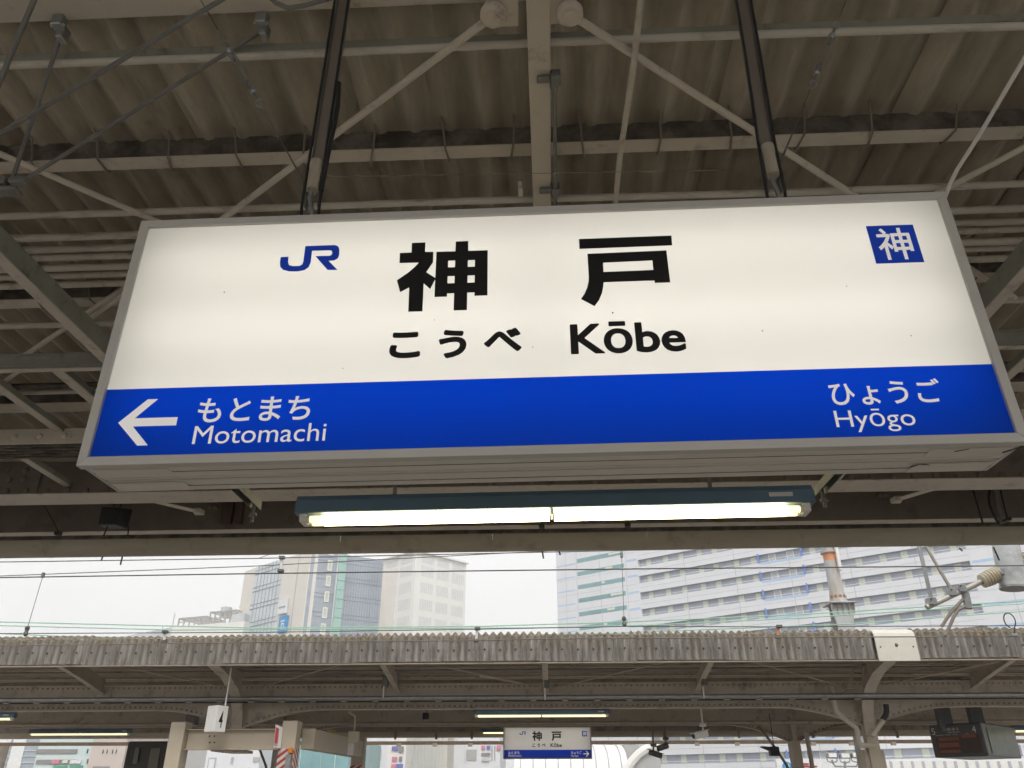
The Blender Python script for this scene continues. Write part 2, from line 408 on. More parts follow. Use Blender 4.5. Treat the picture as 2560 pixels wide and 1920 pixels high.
# girder along the top edge of the view, and pipes under the roof
ya = aty(400, 42, 4.355)
g = xbeam('cross_beam', ya - .26, ya, 4.355, 4.367)
MB().box(XA, XB, ya - .136, ya - .124, 4.3675, 4.43).build('web', M['paint'], g)
MB().box(XA, XB, aty(200, 150, 4.25) + .004, aty(200, 150, 4.25) + .012, 4.262, 4.305).build('pipe_shadow_strip', M['paint_grey'], can)  # dark strip standing in for the shadow above the pipe
xpipe('pipe', aty(200, 154, 4.25), 4.245, .016)
xpipe('pipe', aty(200, 535, 4.25), 4.25, .0185)
for py, m in ((591, 'pipe'), (621, 'pipe'), (641, 'paint_chip'), (668, 'pipe'), (687, 'paint_chip'), (710, 'paint_chip')):
    xpipe('conduit', aty(200, py, 4.26), 4.26, .021, m)
xpipe('pipe', aty(108, 813, 4.27), 4.27, .022)
xpipe('pipe', aty(108, 964, 4.3), 4.3, .02, 'paint_dark')
xpipe('pipe', aty(108, 980, 4.27), 4.27, .018)

# channel across the view (left and right of the sign)
yx = aty(108, 931, 4.1); ztx = atz(108, 886, yx - .04)
c = xbeam('channel_beam', yx - .045, yx, 4.1, 4.108)
MB().box(XA, XB, yx - .045, yx - .037, 4.1085, ztx).box(XA, XB, yx - .052, yx - .0455, 4.125, 4.133).box(XA, XB, yx - .055, yx - .0455, ztx - .012, ztx).build('web', M['paint_grey'], c)

# riveted plate beam
zp = 4.05; yp = aty(145, 1110, zp); ztp = atz(145, 1072, yp)
pl = xbeam('plate_beam', yp, yp + .012, zp, ztp, 'paint_dark')
MB().box(XA, XB, yp - .009, yp - .0005, zp, ztp).build('riveted_strip', M['paint'], pl, bevel=.003)
rivet = MB().dome((0, 0, 0), (0, -1, 0), .028, 10).mesh('rivet', M['paint'], smooth=True)
for i in range(60):
    inst('rivet', rivet, can, (-6.1 + i * .205, yp - .009, (zp + ztp) / 2))
for k, py in enumerate((1114, 1121, 1128, 1135, 1142)):
    xpipe('conduit', aty(145, py, 4.12), 4.12, .011, 'paint_dark')

# main girder 1: web, bottom flange, top flange, rivets, splice plate
z1 = 4.05; y1a, y1b = aty(145, 1235, z1), aty(145, 1262, z1); zt1 = atz(145, 1154, y1a + .1)
gm = mat('girder_paint', (.185, .155, .128), .6, var=.12, scale=3, bump=.15, dirt=(.10, .082, .066), dscale=4, damt=.3)
g1 = xbeam('girder', y1a + .10, y1a + .112, z1 + .012, zt1, 'paint'); g1.data.materials[0] = gm
MB().box(XA, XB, y1a, y1b, z1, z1 + .0115).build('bottom_flange', M['paint'], g1, bevel=.003)
MB().box(XA, XB, y1a - .02, y1b, zt1 + .0005, zt1 + .010).build('top_flange', M['paint'], g1, bevel=.002)
MB().box(XA, XB, y1a + .088, y1a + .0995, z1 + .012, z1 + .10).build('bottom_angle', gm, g1, bevel=.003)
MB().box(XA, atx(88, 1190, y1a), y1a + .076, y1a + .0875, z1 + .012, zt1 - .004).build('splice_plate', gm, g1, bevel=.003)
rv2 = MB().dome((0, 0, 0), (0, -1, 0), .034, 10).mesh('rivet', gm, smooth=True)
xs = [atx(px, py, y1a + .08) for px, py in ((16, 1230), (65, 1229), (113, 1227), (163, 1226), (214, 1225))]
dx = (xs[-1] - xs[0]) / 4
x = xs[0] - dx * 2
while x < 6.5:
    inst('rivet', rv2, can, (x, y1a + (.076 if x < atx(88, 1190, y1a) else .088), z1 + .062)); x += dx
for px, py in ((64, 1176), (22, 1200), (59, 1198), (20, 1172)):
    p = at(px, py, Y=y1a + .07); inst('rivet', rv2, can, (p.x, y1a + .076, p.z))
for px, py in ((2531, 1181), (2480, 1183)):
    p = at(px, py, Y=y1a + .07)
# edge girder 2
y2a, y2b = aty(145, 1331, z1), aty(145, 1339.5, z1); 
gd = mat('edge_girder_paint', (.155, .128, .108), .65, var=.12, scale=3, dirt=(.09, .07, .057), dscale=3, damt=.3)
g2 = xbeam('edge_girder', y2a + .02, y2a + .032, z1 + .009, 4.38, 'paint'); g2.data.materials[0] = gd
MB().box(XA, XB, y2a, y2b, z1, z1 + .0085).build('bottom_flange', M['paint'], g2, bevel=.002)
# flat braces between the girders, with riveted cleats
for (pa, pb), cl in ((((392, 1256), (495, 1280)), (515, 1257, 547, 1277)), (((2340, 1221), (2243, 1250)), (2190, 1227, 2222, 1245))):
    a = at(*pa, Z=4.075); b = at(*pb, Z=4.075)
    MB().bar(a, b, .085, .008).build('flat_brace', M['paint'], can)
    p = at(cl[0], cl[3], Y=y2a); q = at(cl[2], cl[1], Y=y2a)
    MB().box(p.x, q.x, y2a + .008, y2a + .0195, p.z, q.z).build('cleat', gd, can, bevel=.002)
    for f in (.3, .72): inst('rivet', rv2, can, (p.x + (q.x - p.x) * f, y2a + .008, (p.z + q.z) / 2), scale=(.8, .8, .8))
    e = at(pb[0], pb[1], Z=4.075)
    MB().hexa([e + Vector((-.03, -.05, -.02)), e + Vector((.03, -.05, -.02)), e + Vector((.05, .05, -.02)), e + Vector((-.05, .05, -.02))],
              [e + Vector((-.03, -.05, .03)), e + Vector((.03, -.05, .03)), e + Vector((.05, .05, .03)), e + Vector((-.05, .05, .03))]).build('clamp', M['paint_chip'], can, bevel=.006)

# rafters running away from the viewer
rx = .009
r_ = MB().box(rx - .045, rx + .045, -3, 6.6, 4.2, 4.212).build('rafter', M['paint'], can, bevel=.004)
MB().box(rx - .006, rx + .006, -3, 6.6, 4.2125, 4.329).build('web', M['paint'], r_)
def rafter(px0, px1, py, z, y0, y1, side, h):
    """angle section seen at the frame edge between px0 and px1"""
    xa, xb = atx(px0, py, Z=z), atx(px1, py, Z=z)
    xa, xb = min(xa, xb), max(xa, xb)
    r = MB().box(xa, xb, y0, y1, z, z + .008).build('rafter', M['paint'], can, bevel=.002)
    w = (xb - .008, xb) if side > 0 else (xa, xa + .008)
    MB().box(w[0], w[1], y0, y1, z + .0085, z + h).build('web', M['paint_grey'], r)
y9 = y1a + .08
rafter(2, 38, 668, 4.06, 2.3, y9, 1, .13)
rafter(127, 158, 928, 4.15, yx - .03, y9, 1, .05)
rafter(2, 27, 983, 4.15, yx - .03, y9, 1, .05)
rafter(0, 22, 1118, 4.15, yx - .03, y9, 1, .05)
rafter(2562, 2528, 702, 4.06, 2.3, y9, -1, .13)
rafter(2562, 2535, 918, 4.15, yx - .03, y9, -1, .05)

# round brace rods with pinned ends, and gusset plates on the middle rafter
def rod(name, pts, r, m='paint'): return MB().path(pts, r, 10).build(name, M[m], can, smooth=True)
ZB = 4.2
for pin, end in (((1233, 39), (556, 548)), ((1425, 35), (2135, 488))):
    a = at(*pin, Z=ZB - .01); b = at(*end, Z=ZB); b = b + (b - a) * .9
    o = rod('brace_rod', [a, b], .0155)
    MB().lathe([(.05, 0), (.05, .022), (.044, .03), (.026, .032), (.024, .041), (.0, .043)], a + Vector((0, 0, .014)), (0, 0, -1), 18).build('pin', M['paint'], o, smooth=True)
for a, b in (((0, 385), (389, 552)), ((2560, 369), (2376, 466))):
    a, b = at(*a, Z=ZB), at(*b, Z=ZB); rod('brace_rod', [a - (b - a) * 1.2, b + (b - a) * 1.5], .0155)
# far set of rods, seen left and right of the sign
for a, b in (((318, 715), (60, 890)), ((2420, 668), (2500, 722)), ((38, 934), (-60, 1010))):
    a, b = at(*a, Z=4.28), at(*b, Z=4.28); rod('brace_rod', [a - (b - a) * .5, b + (b - a) * .12], .017)
p = at(12, 962, Z=4.25); MB().lathe([(.05, 0), (.05, .03), (.03, .045)], p, (0, 0, -1), 12).build('pin', M['paint'], can, smooth=True)
zoom2 = lambda x, y: (850 + x / 2.572, y / 2.572)
for poly in ([(905, 70), (945, 10), (960, -60), (1147, -60), (1147, 170), (975, 176), (905, 112)], [(1305, -60), (1500, -60), (1520, 10), (1547, 60), (1540, 110), (1480, 150), (1305, 162)]):
    pts = [at(*zoom2(*q), Z=4.213) for q in poly]
    MB().prism([(p.x, p.y) for p in pts], (0, 0, 4.213), (1, 0, 0), (0, 1, 0), .012).build('gusset_plate', M['paint'], can, bevel=.002)
# conduit clipped to the middle rafter, flaking pipe, white cable pipe
xc = .07
cd = MB().path([(xc, at(1365, 228, Z=4.18).y, 4.185), (xc + .004, 3.0, 4.18), (xc + .006, 4.3, 4.18)], .009, 8).build('conduit', M['galv_d'], can, smooth=True)
for k, py in enumerate((200, 478)):
    p = at(1362, py, Z=4.185)
    MB().box(rx - .012, rx + .05, p.y - .018, p.y + .012, 4.176, 4.1985).box(rx + .045, rx + .085, p.y - .03, p.y + .02, 4.165, 4.215).box(rx + .052, rx + .075, p.y + .02, p.y + .055, 4.172, 4.19).build('clamp', M['galv_d'], cd, bevel=.004)
fp = [at(px, py, Z=4.17) for px, py in ((1602, 0), (1585, 155), (1550, 389), (1538, 513))]
rod('flaking_pipe', [fp[0] - (fp[3] - fp[0]) * .6] + fp + [fp[3] + (fp[3] - fp[0]) * .8], .0135, 'paint_chip')
wp = [at(px, py, Z=4.0) for px, py in ((2700, -92), (2560, 148), (2450, 335), (2392, 425), (2374, 462), (2362, 495), (2345, 560))]
rod('cable_pipe', wp, .0085, 'white')
MB().box(atx(1295, 472, Z=4.2), atx(1306, 472, Z=4.2), aty(1300, 478, 4.2) - .03, aty(1300, 478, 4.2) + .03, 4.19, 4.24).build('stub', M['paint'], can, bevel=.003)

# gutter sections
yg, rg = 8.50, .185
zg = atz(145, 1341, yg - rg)
jx = [atx(px, 1385, yg - .05) for px in (118, 495, 867, 1244, 1626, 2015, 2411)]
dj = (jx[-1] - jx[0]) / 6
def half_round(x0, x1, yc, zc, r, th=.006, n=14):
    mb = MB(); vs = []
    for x in (x0, x1):
        for rr in (r, r - th):
            for i in range(n + 1):
                t = math.pi + math.pi * i / n; vs.append((x, yc + rr * math.cos(t), zc + rr * math.sin(t)))
    m = n + 1; fs = []
    for i in range(n):
        fs += [(i, i + 1, 2 * m + i + 1, 2 * m + i), (m + i, 3 * m + i, 3 * m + i + 1, m + i + 1), (i, m + i, m + i + 1, i + 1), (2 * m + i, 2 * m + i + 1, 3 * m + i + 1, 3 * m + i)]
    fs += [(0, 2 * m, 3 * m, m), (n, m + n, 3 * m + n, 2 * m + n)]
    return mb.add(vs, fs)
for i in range(-4, 11):
    x0 = jx[0] + i * dj
    s_ = half_round(x0 + .0015, x0 + dj - .0015, yg, zg, rg).build('gutter_section', M['gutter'], can, smooth=True)
    half_round(x0 - .011, x0 - .002, yg, zg, rg + .003).build('joint', M['gutter'], s_, smooth=True)
xbeam('gutter_board', yg - rg - .03, yg - rg - .012, zg - .045, zg + .12, 'paint_dark')
for px, py, l in ((255, 1397, 5), (305, 1396, 17), (1356, 1383, 14), (2400, 1375, 4), (1398, 1383, 5), (2485, 1373, 28)):
    p = at(px, py, Y=yg - .06)
    MB().tube((p.x, p.y, p.z + .02), (p.x + .01, p.y - .02, p.z - l * .0045), .009, 6).build('gutter_pin', M['wire'], can)
for px in (150, 1355, 1570):
    x = atx(px, 1335, y2a); MB().box(x - .028, x + .028, y2a - .06, y2a - .004, z1 - .04, z1 - .002).tube((x, y2a - .03, z1 - .01), (x + .0, y1b + .25, 4.36), .008, 6).build('gutter_strap', M['seam'], can)

# ------------------------------------------------------------------ things hung under the near canopy edge
p = at(285, 1292, Y=7.45)
t = thing('loudspeaker', (p.x, 7.45, p.z), 'small black box loudspeaker hanging by the gutter left of the sign', 'loudspeaker')
w = .115
MB().hexa([p + Vector((-w, -.07, -.10)), p + Vector((w * .8, -.09, -.11)), p + Vector((w, .1, -.10)), p + Vector((-w, .1, -.09))],
          [p + Vector((-w, -.07, .085)), p + Vector((w * .9, -.09, .06)), p + Vector((w * 1.1, .1, .11)), p + Vector((-w, .1, .12))]).build('housing', M['black'], t, bevel=.01)
MB().tube(p + Vector((-.03, 0, .1)), p + Vector((-.03, 0, .32)), .008, 6).build('stem', M['black'], t)
MB().tube(p + Vector((.04, 0, .1)), p + Vector((.04, 0, .32)), .008, 6).build('stem', M['black'], t)
MB().tube(p + Vector((-.04, 0, -.09)), p + Vector((-.06, 0, -.2)), .008, 6).build('stem', M['black'], t)
MB().path([p + Vector((.1, -.02, -.05)), p + Vector((.16, -.02, -.07)), p + Vector((.19, -.02, -.12)), p + Vector((.19, .0, -.2))], .007, 6).build('cable', M['black'], t, smooth=True)
xg = atx(581, 1300, 7.9)
t = thing('gutter_bracket', (xg, 7.9, 4.0), 'dark brown twin steel post between girder and gutter beside the lamp', 'bracket')
for a, b in ((556, 580), (586, 606)):
    xa, xb = atx(a, 1300, 7.9), atx(b, 1300, 7.9)
    MB().box(xa, xb, 7.86, 7.92, zg - .02, 4.36).build('post', mat('brown_primer', (.075, .05, .042), .6), t, bevel=.004)
t = thing('cable_loop', at(2490, 1270, Y=7.7), 'black cable loop and drop rods hanging by the gutter right of the sign', 'cable')
MB().path([at(px, py, Y=7.7) for px, py in ((2476, 1216), (2472, 1240), (2474, 1262), (2484, 1288), (2498, 1312))], .013, 8).build('loop', M['black'], t, smooth=True)
MB().path([at(px, py, Y=7.7) for px, py in ((2484, 1216), (2492, 1262), (2505, 1308))], .024, 8).build('conduit', M['galv_d'], t, smooth=True)
for a, b in (((2431, 1218), (2458, 1312)), ((2499, 1216), (2520, 1302))):
    MB().tube(at(*a, Y=7.6), at(*b, Y=7.6), .009, 6).build('drop_rod', M['black'], t)
MB().box(atx(2512, 1300, 7.6), atx(2524, 1300, 7.6), 7.56, 7.64, atz(2515, 1303, 7.6), atz(2515, 1296, 7.6)).build('nut', M['black'], t)
xr = atx(215, 1260, 7.7)

# grey strut frame clamped to the top beam, upper left
C = at(22, 474, Z=3.82)
t = thing('strut_frame', C, 'grey threaded struts clamped to the cream beam at the upper left', 'strut')
ends = [at(155, 80, Z=4.31), at(660, 74, Z=4.31)]
for e in ends:
    MB().tube(e, C + (C - e) * .02, .0085, 8).build('strut', M['galv_d'], t, smooth=True)
    MB().box(e.x - .022, e.x + .022, e.y - .05, e.y - .01, 4.30, 4.365).box(e.x - .012, e.x + .016, e.y - .015, e.y + .03, 4.27, 4.34).tube(e + Vector((-.03, -.03, 0)), e + Vector((.03, -.03, .0)), .009, 6).build('clamp', M['galv'], t, bevel=.004)
MB().box(C.x - .05, C.x + .05, C.y - .03, C.y + .03, C.z - .02, C.z + .0).box(C.x + .03, C.x + .10, C.y - .06, C.y - .02, C.z - .01, C.z + .02).box(C.x - .03, C.x + .01, C.y - .05, C.y + .05, C.z, C.z + .03).build('coupling', M['galv_d'], t, bevel=.006)
for a, b in (((552, 0), (0, 334)), ((85, 0), (0, 202))):
    a, b = at(*a, Z=4.17), at(*b, Z=3.9); MB().tube(a - (b - a) * .25, b + (b - a) * .5, .0095, 8).build('strut', M['galv_d'], t, smooth=True)
MB().path([at(px, py, Z=4.15) for px, py in ((670, -12), (690, 8), (720, 20), (760, 14), (810, 0), (860, -14))], .009, 8).build('hanging_cable', M['galv_d'], t, smooth=True)

# ------------------------------------------------------------------ station name signs
G = dict(
shin_l=[(-0.3786, 0.6781), (-0.3369, 0.6782), (-0.3368, 0.6427), (-0.3112, 0.6416), (-0.3112, 0.6025), (-0.3298, 0.5677), (-0.3008, 0.5448), (-0.3157, 0.5066), (-0.3358, 0.5276), (-0.3353, 0.4299), (-0.3764, 0.4303), (-0.378, 0.5149), (-0.4041, 0.4992), (-0.4162, 0.5419), (-0.3823, 0.5699), (-0.3639, 0.5898), (-0.3538, 0.6037), (-0.4121, 0.6043), (-0.4132, 0.6417), (-0.3777, 0.642)],
to1=[(0.127, 0.6705), (0.4037, 0.6716), (0.4022, 0.6347), (0.1266, 0.6335)],
jr=[(-0.7764, 0.6418), (-0.7522, 0.6427), (-0.7515, 0.6207), (-0.7466, 0.6105), (-0.7348, 0.6069), (-0.7153, 0.6067), (-0.7067, 0.6119), (-0.7049, 0.6231), (-0.7053, 0.6801), (-0.6149, 0.6806), (-0.6062, 0.6771), (-0.6009, 0.6698), (-0.5984, 0.6595), (-0.5976, 0.6405), (-0.6007, 0.6294), (-0.6108, 0.6223), (-0.6277, 0.6217), (-0.5971, 0.5869), (-0.6278, 0.5882), (-0.6703, 0.6411), (-0.6275, 0.6405), (-0.6211, 0.6441), (-0.6194, 0.6528), (-0.6226, 0.6593), (-0.6295, 0.6609), (-0.6824, 0.6612), (-0.6818, 0.619), (-0.6864, 0.6005), (-0.698, 0.5898), (-0.718, 0.5863), (-0.7437, 0.5874), (-0.7624, 0.5937), (-0.7732, 0.6053), (-0.7765, 0.623)],
arrow=[(-1.1545, 0.1008), (-1.0866, 0.1702), (-1.0576, 0.1702), (-1.1108, 0.1131), (-0.9915, 0.1131), (-0.9915, 0.0885), (-1.1108, 0.0885), (-1.0576, 0.0316), (-1.0866, 0.0316)])
to2o = [(0.1494, 0.6147), (0.3831, 0.6173), (0.3828, 0.5022), (0.3378, 0.5023), (0.3381, 0.5109), (0.191, 0.5105), (0.1885, 0.4929), (0.184, 0.4732), (0.1736, 0.4484), (0.1598, 0.4288), (0.1221, 0.4548), (0.1338, 0.4735), (0.1425, 0.4947), (0.1473, 0.5146), (0.149, 0.5289)]
toh = [(0.1935, 0.5802), (0.3386, 0.5824), (0.3383, 0.5484), (0.1929, 0.5468)]
# the box of the second kanji as straight strokes (u0, u1, v0, v1)
shin_bars = [(-.3022, -.2657, .4783, .6413), (-.1855, -.1475, .4779, .6407), (-.2450, -.2066, .4296, .6777),
             (-.2657, -.2450, .6067, .6410), (-.2066, -.1855, .6061, .6407), (-.2657, -.2450, .5505, .5824), (-.2066, -.1855, .5505, .5820),
             (-.2657, -.2450, .4893, .5250), (-.2066, -.1855, .4900, .5250)]
SW, SH, FR, SD = 1.21, .77, .026, .205

def flat_poly(mb, poly, y): mb.add([(u, y, v) for u, v in poly], [tuple(range(len(poly)))])

def station_sign(root, lit, arrow_left, tube='sign_tube'):
    """all in the sign's own frame: x along, y into the box, z up from the lower edge of the panel"""
    wm, bm_ = (M['acryl'], M['acryl_b']) if lit else (M['plate_w'], M['plate_b'])
    K, B_, Wt = (M['print_k'], M['print_b'], M['print_w']) if lit else (mat('dark_print', (.05, .045, .04), .4), M['plate_bt'], M['plate_wt'])
    L = dict(parent=root, local=True)
    BT = .2049
    MB().add([(-SW, 0, BT), (SW, 0, BT), (SW, 0, SH), (-SW, 0, SH)], [(0, 1, 2, 3)]).build('white_panel', wm, **L)
    MB().add([(-SW, 0, 0), (SW, 0, 0), (SW, 0, BT), (-SW, 0, BT)], [(0, 1, 2, 3)]).build('blue_band', bm_, **L)
    o = SW + FR; t = SH + FR; f0, f1 = -.010, .018
    for name, q in (('frame_bar', [(-o, -FR), (o, -FR), (SW, 0), (-SW, 0)]), ('frame_bar', [(-SW, SH), (SW, SH), (o, t), (-o, t)]),
                    ('frame_bar', [(-o, -FR), (-SW, 0), (-SW, SH), (-o, t)]), ('frame_bar', [(SW, 0), (o, -FR), (o, t), (SW, SH)])):
        MB().prism(q, (0, f1, 0), (1, 0, 0), (0, 0, 1), f1 - f0).build(name, M['alu'], bevel=.0015, **L)
    e = .004
    MB().box(-o + e, o - e, f1 + .0005, SD, t - .012, t - e).build('top_cover', M['alu'], **L)
    for s in (-1, 1): MB().box(s * (o - e), s * (o - .014), f1 + .0005, SD, -FR + e, t - .0125).build('side_cover', M['alu'], bevel=.001, **L)
    ib = mat('sign_interior_white', (.8, .8, .78), .8, var=.02) if lit else M['alu']
    MB().box(-o + .0145, o - .0145, SD - .012, SD - .002, -FR + .012, t - .0125).build('back_panel', ib, **L)
    zb = -FR + e
    for nm, y0, y1, dz, m in (('bottom_rail', f1 + .0005, .095, 0, 'alu_d'), ('bottom_groove', .0955, .1005, .010, 'seam'), ('bottom_lip', .101, .1125, .001, 'alu_d'),
                              ('bottom_groove', .113, .1255, .014, 'seam'), ('bottom_rail', .126, SD, .0015, 'alu_d')):
        MB().box(-o + .0145, o - .0145, y0, y1, zb + dz, zb + dz + .011).build(nm, M[m], **L)
    if lit:
        for s in (-1, 1):
            for y0, y1 in ((.03, .088), (.134, .198)):
                u = s * (o - .02)
                MB().box(u, u - s * .21, y0, y1, zb - .002, zb - .0005).build('corner_plate', M['alu_d'], bevel=.0008, **L)
        MB().box(-o + .0145, o - .0145, .056, .0575, zb - .001, zb - .0002).box(-o + .0145, o - .0145, .165, .1664, zb - .001, zb - .0001).build('seam_line', M['seam'], **L)
        tape = M['seam']
        for pts in ([(1.07, .045), (1.10, .03), (1.105, .034), (1.075, .052)], [(1.0, .15), (1.012, .135), (1.03, .132), (1.05, .140), (1.046, .144), (1.02, .139), (1.004, .158)], [(1.2, .06), (1.232, .022), (1.234, .03), (1.206, .07)]):
            MB().add([(u, y, zb - .0028) for u, y in pts], [tuple(range(len(pts)))]).build('tape_scrap', tape, **L)
        for v in (.16, .40, .64):
            for s in (-1, 1):
                MB().tube((s * .012, .115, v), (s * 1.185, .115, v), .014, 10).build('light_tube', M[tube], **L)
        for u, v, r in ((-.93, .52, .0022), (.21, .405, .0025), (-.02, .30, .0016), (.62, .33, .002), (-.55, .25, .0014), (.88, .47, .0016), (-.3, .4, .0013), (1.02, .3, .0018)):
            MB().add([(u + r * math.cos(k), -.001, v + r * 1.3 * math.sin(k)) for k in range(6)], [tuple(range(6))]).build('speck', M['seam'], **L)
    # lettering, 1.5 mm proud of the panel so that it never lies in the panel's own plane
    Y = -.0015
    mb = MB()
    flat_poly(mb, G['shin_l'], Y)
    for u0, u1, v0, v1 in shin_bars: flat_poly(mb, [(u0, v0), (u1, v0), (u1, v1), (u0, v1)], Y)
    mb.build('kanji_lettering', K, **L)
    mb = MB(); flat_poly(mb, G['to1'], Y)
    # body of the kanji as a ring round its counter, plus its foot
    oq = to2o; 
    flat_poly(mb, [oq[0], oq[1], toh[1], toh[0]], Y); flat_poly(mb, [oq[1], oq[2], oq[3], oq[4], toh[2], toh[1]], Y)
    flat_poly(mb, [toh[3], toh[2], oq[4], oq[5]], Y); flat_poly(mb, [oq[0], toh[0], toh[3], oq[5]] + oq[6:], Y)
    mb.build('kanji_lettering', K, **L)
    for ch, bx in (('こ', [-.4238, -.3358, .2761, .3619]), ('う', [-.2848, -.2056, .2714, .365]), ('べ', [-.1575, -.0502, .2875, .3653])):
        mb = MB(); bold(mb, ch, bx, Y, .0036, offset=.012); mb.build('kana_lettering', K, **L)
    mb = MB(); bold(mb, 'Kōbe', [.086, .4056, .2710, .3759], Y, .0022, offset=.01); mb.build('roman_lettering', K, **L)
    mb = MB(); flat_poly(mb, G['jr'], Y); mb.build('logo', B_, **L)
    s0, s1, q0, q1 = .9793, 1.1167, .5437, .6811
    MB().add([(s0, Y, q0), (s1, Y, q0), (s1, Y, q1), (s0, Y, q1)], [(0, 1, 2, 3)]).build('line_badge', B_, **L)
    mb = MB(); lettering(mb, '神', [.9985, 1.0972, .5548, .6695], Y * 2, .012); mb.build('badge_lettering', Wt, **L)
    if arrow_left: ar = G['arrow']
    else: ar = [(1.158 - (u + 1.1545), v) for u, v in G['arrow']]
    mb = MB(); flat_poly(mb, ar, Y); mb.build('arrow', Wt, **L)
    d1, d2 = (0, 0) if arrow_left else (-.155, -.11)
    mb = MB(); lettering(mb, 'もとまち', [-.9386 + d1, -.628 + d1, .0946, .1678], Y, .014); mb.build('kana_lettering', Wt, **L)
    mb = MB(); lettering(mb, 'Motomachi', [-.9382 + d1, -.578 + d1, .0312, .0845], Y, .0); mb.build('roman_lettering', Wt, **L)
    mb = MB(); lettering(mb, 'ひょうご', [.7655 + d2, 1.0565 + d2, .0935, .1665], Y, .014); mb.build('kana_lettering', Wt, **L)
    mb = MB(); lettering(mb, 'Hyōgo', [.7645 + d2, .9690 + d2, .0160, .0815], Y, .0); mb.build('roman_lettering', Wt, **L)

sg = thing('station_sign', (-.0076, 1.8833, 2.3979), 'large backlit white and blue station name sign hanging in the middle', 'sign', 'station name signs')
sg.rotation_euler = (0, -.0088, .0028)
station_sign(sg, True, True)
for px, py in ((645, 1270), (2052, 1244)):
    e = at(px, py, Z=2.43); x = e.x + .0076; z = e.z - 2.3979; y1_ = e.y - 1.8833
    r = MB().box(x - .014, x + .014, SD + .002, y1_, z + .024, z + .028).box(x - .014, x - .011, SD + .002, y1_, z, z + .024).box(x + .011, x + .014, SD + .002, y1_, z, z + .024).build('rear_rail', M['galv_d'], sg, local=True)
    MB().tube((x, y1_ - .03, z - .05), (x, y1_ - .03, z + .024), .006, 6).tube((x, y1_ - .03, z - .03), (x, y1_ - .03, z - .02), .013, 6).build('bolt', M['galv_d'], r, local=True)

# hangers that carry the sign
for sx, nm in ((-1, 'left'), (1, 'right')):
    x = -.752 if sx < 0 else .752
    t = thing('hanger_post', (x, 1.985, 3.2), 'channel hanger with black cables carrying the %s end of the lit sign' % nm, 'hanger', 'hangers of the lit sign')
    zt = 3.205 + sx * .0066
    xt = x + (-.0 if sx < 0 else .03)
    MB().hexa([(x - .019, 1.97, 3.36), (x + .019, 1.97, 3.36), (x + .019, 1.976, 3.36), (x - .019, 1.976, 3.36)],
              [(xt - .019, 1.97, 4.45), (xt + .019, 1.97, 4.45), (xt + .019, 1.976, 4.45), (xt - .019, 1.976, 4.45)]).build('channel', M['hanger'], t)
    for s2 in (-1, 1):
        MB().hexa([(x + s2 * .021 - .0025, 1.962, 3.3), (x + s2 * .021 + .0025, 1.962, 3.3), (x + s2 * .021 + .0025, 1.99, 3.3), (x + s2 * .021 - .0025, 1.99, 3.3)],
                  [(xt + s2 * .021 - .0025, 1.962, 4.45), (xt + s2 * .021 + .0025, 1.962, 4.45), (xt + s2 * .021 + .0025, 1.99, 4.45), (xt + s2 * .021 - .0025, 1.99, 4.45)]).build('channel_flange', M['galv_d'], t)
        MB().path([(xt + s2 * .027, 1.956, 4.45), ((x + xt) / 2 + s2 * .026, 1.954, 3.9), (x + s2 * .027, 1.954, 3.5), (x + s2 * .029, 1.958, 3.30), (x + s2 * .027, 1.975, zt)], .0052, 8).build('cable', M['black'], t, smooth=True)
    MB().lathe([(.012, 0), (.021, .004), (.021, .10), (.0225, .104), (.0225, .118), (.0215, .122), (.0215, .13), (.012, .135)], (x, 1.955, 3.355), (0, 0, 1), 14).build('coupling', M['gutter'], t, smooth=True)
    MB().path([(x, 1.955, 3.36), (x - .006, 1.955, 3.33), (x + .004, 1.956, 3.29), (x + .010, 1.958, 3.26), (x + .004, 1.965, 3.23), (x, 1.975, zt)], .008, 8).build('hook', M['galv'], t, smooth=True)
    MB().box(x - .03, x + .03, 1.95, 2.0, zt - .004, zt + .012).box(x - .02, x - .012, 1.955, 1.995, zt + .012, zt + .05).build('foot_bracket', M['galv_d'], t, bevel=.003)
    if sx < 0: MB().path([(x + .036, 1.955, 3.86), (x + .045, 1.952, 3.74), (x + .041, 1.952, 3.62), (x + .034, 1.953, 3.5), (x + .028, 1.957, 3.36)], .009, 8).build('cable_bundle', M['black'], t, smooth=True)
a = at(800, 443, Y=1.96); b = at(1870, 424, Y=1.96)
tag(MB().tube(a, b, .0012, 5).build('tie_wire', M['wire'], origin=a), 'thin tie wire stretched between the two hangers above the sign', 'wire')

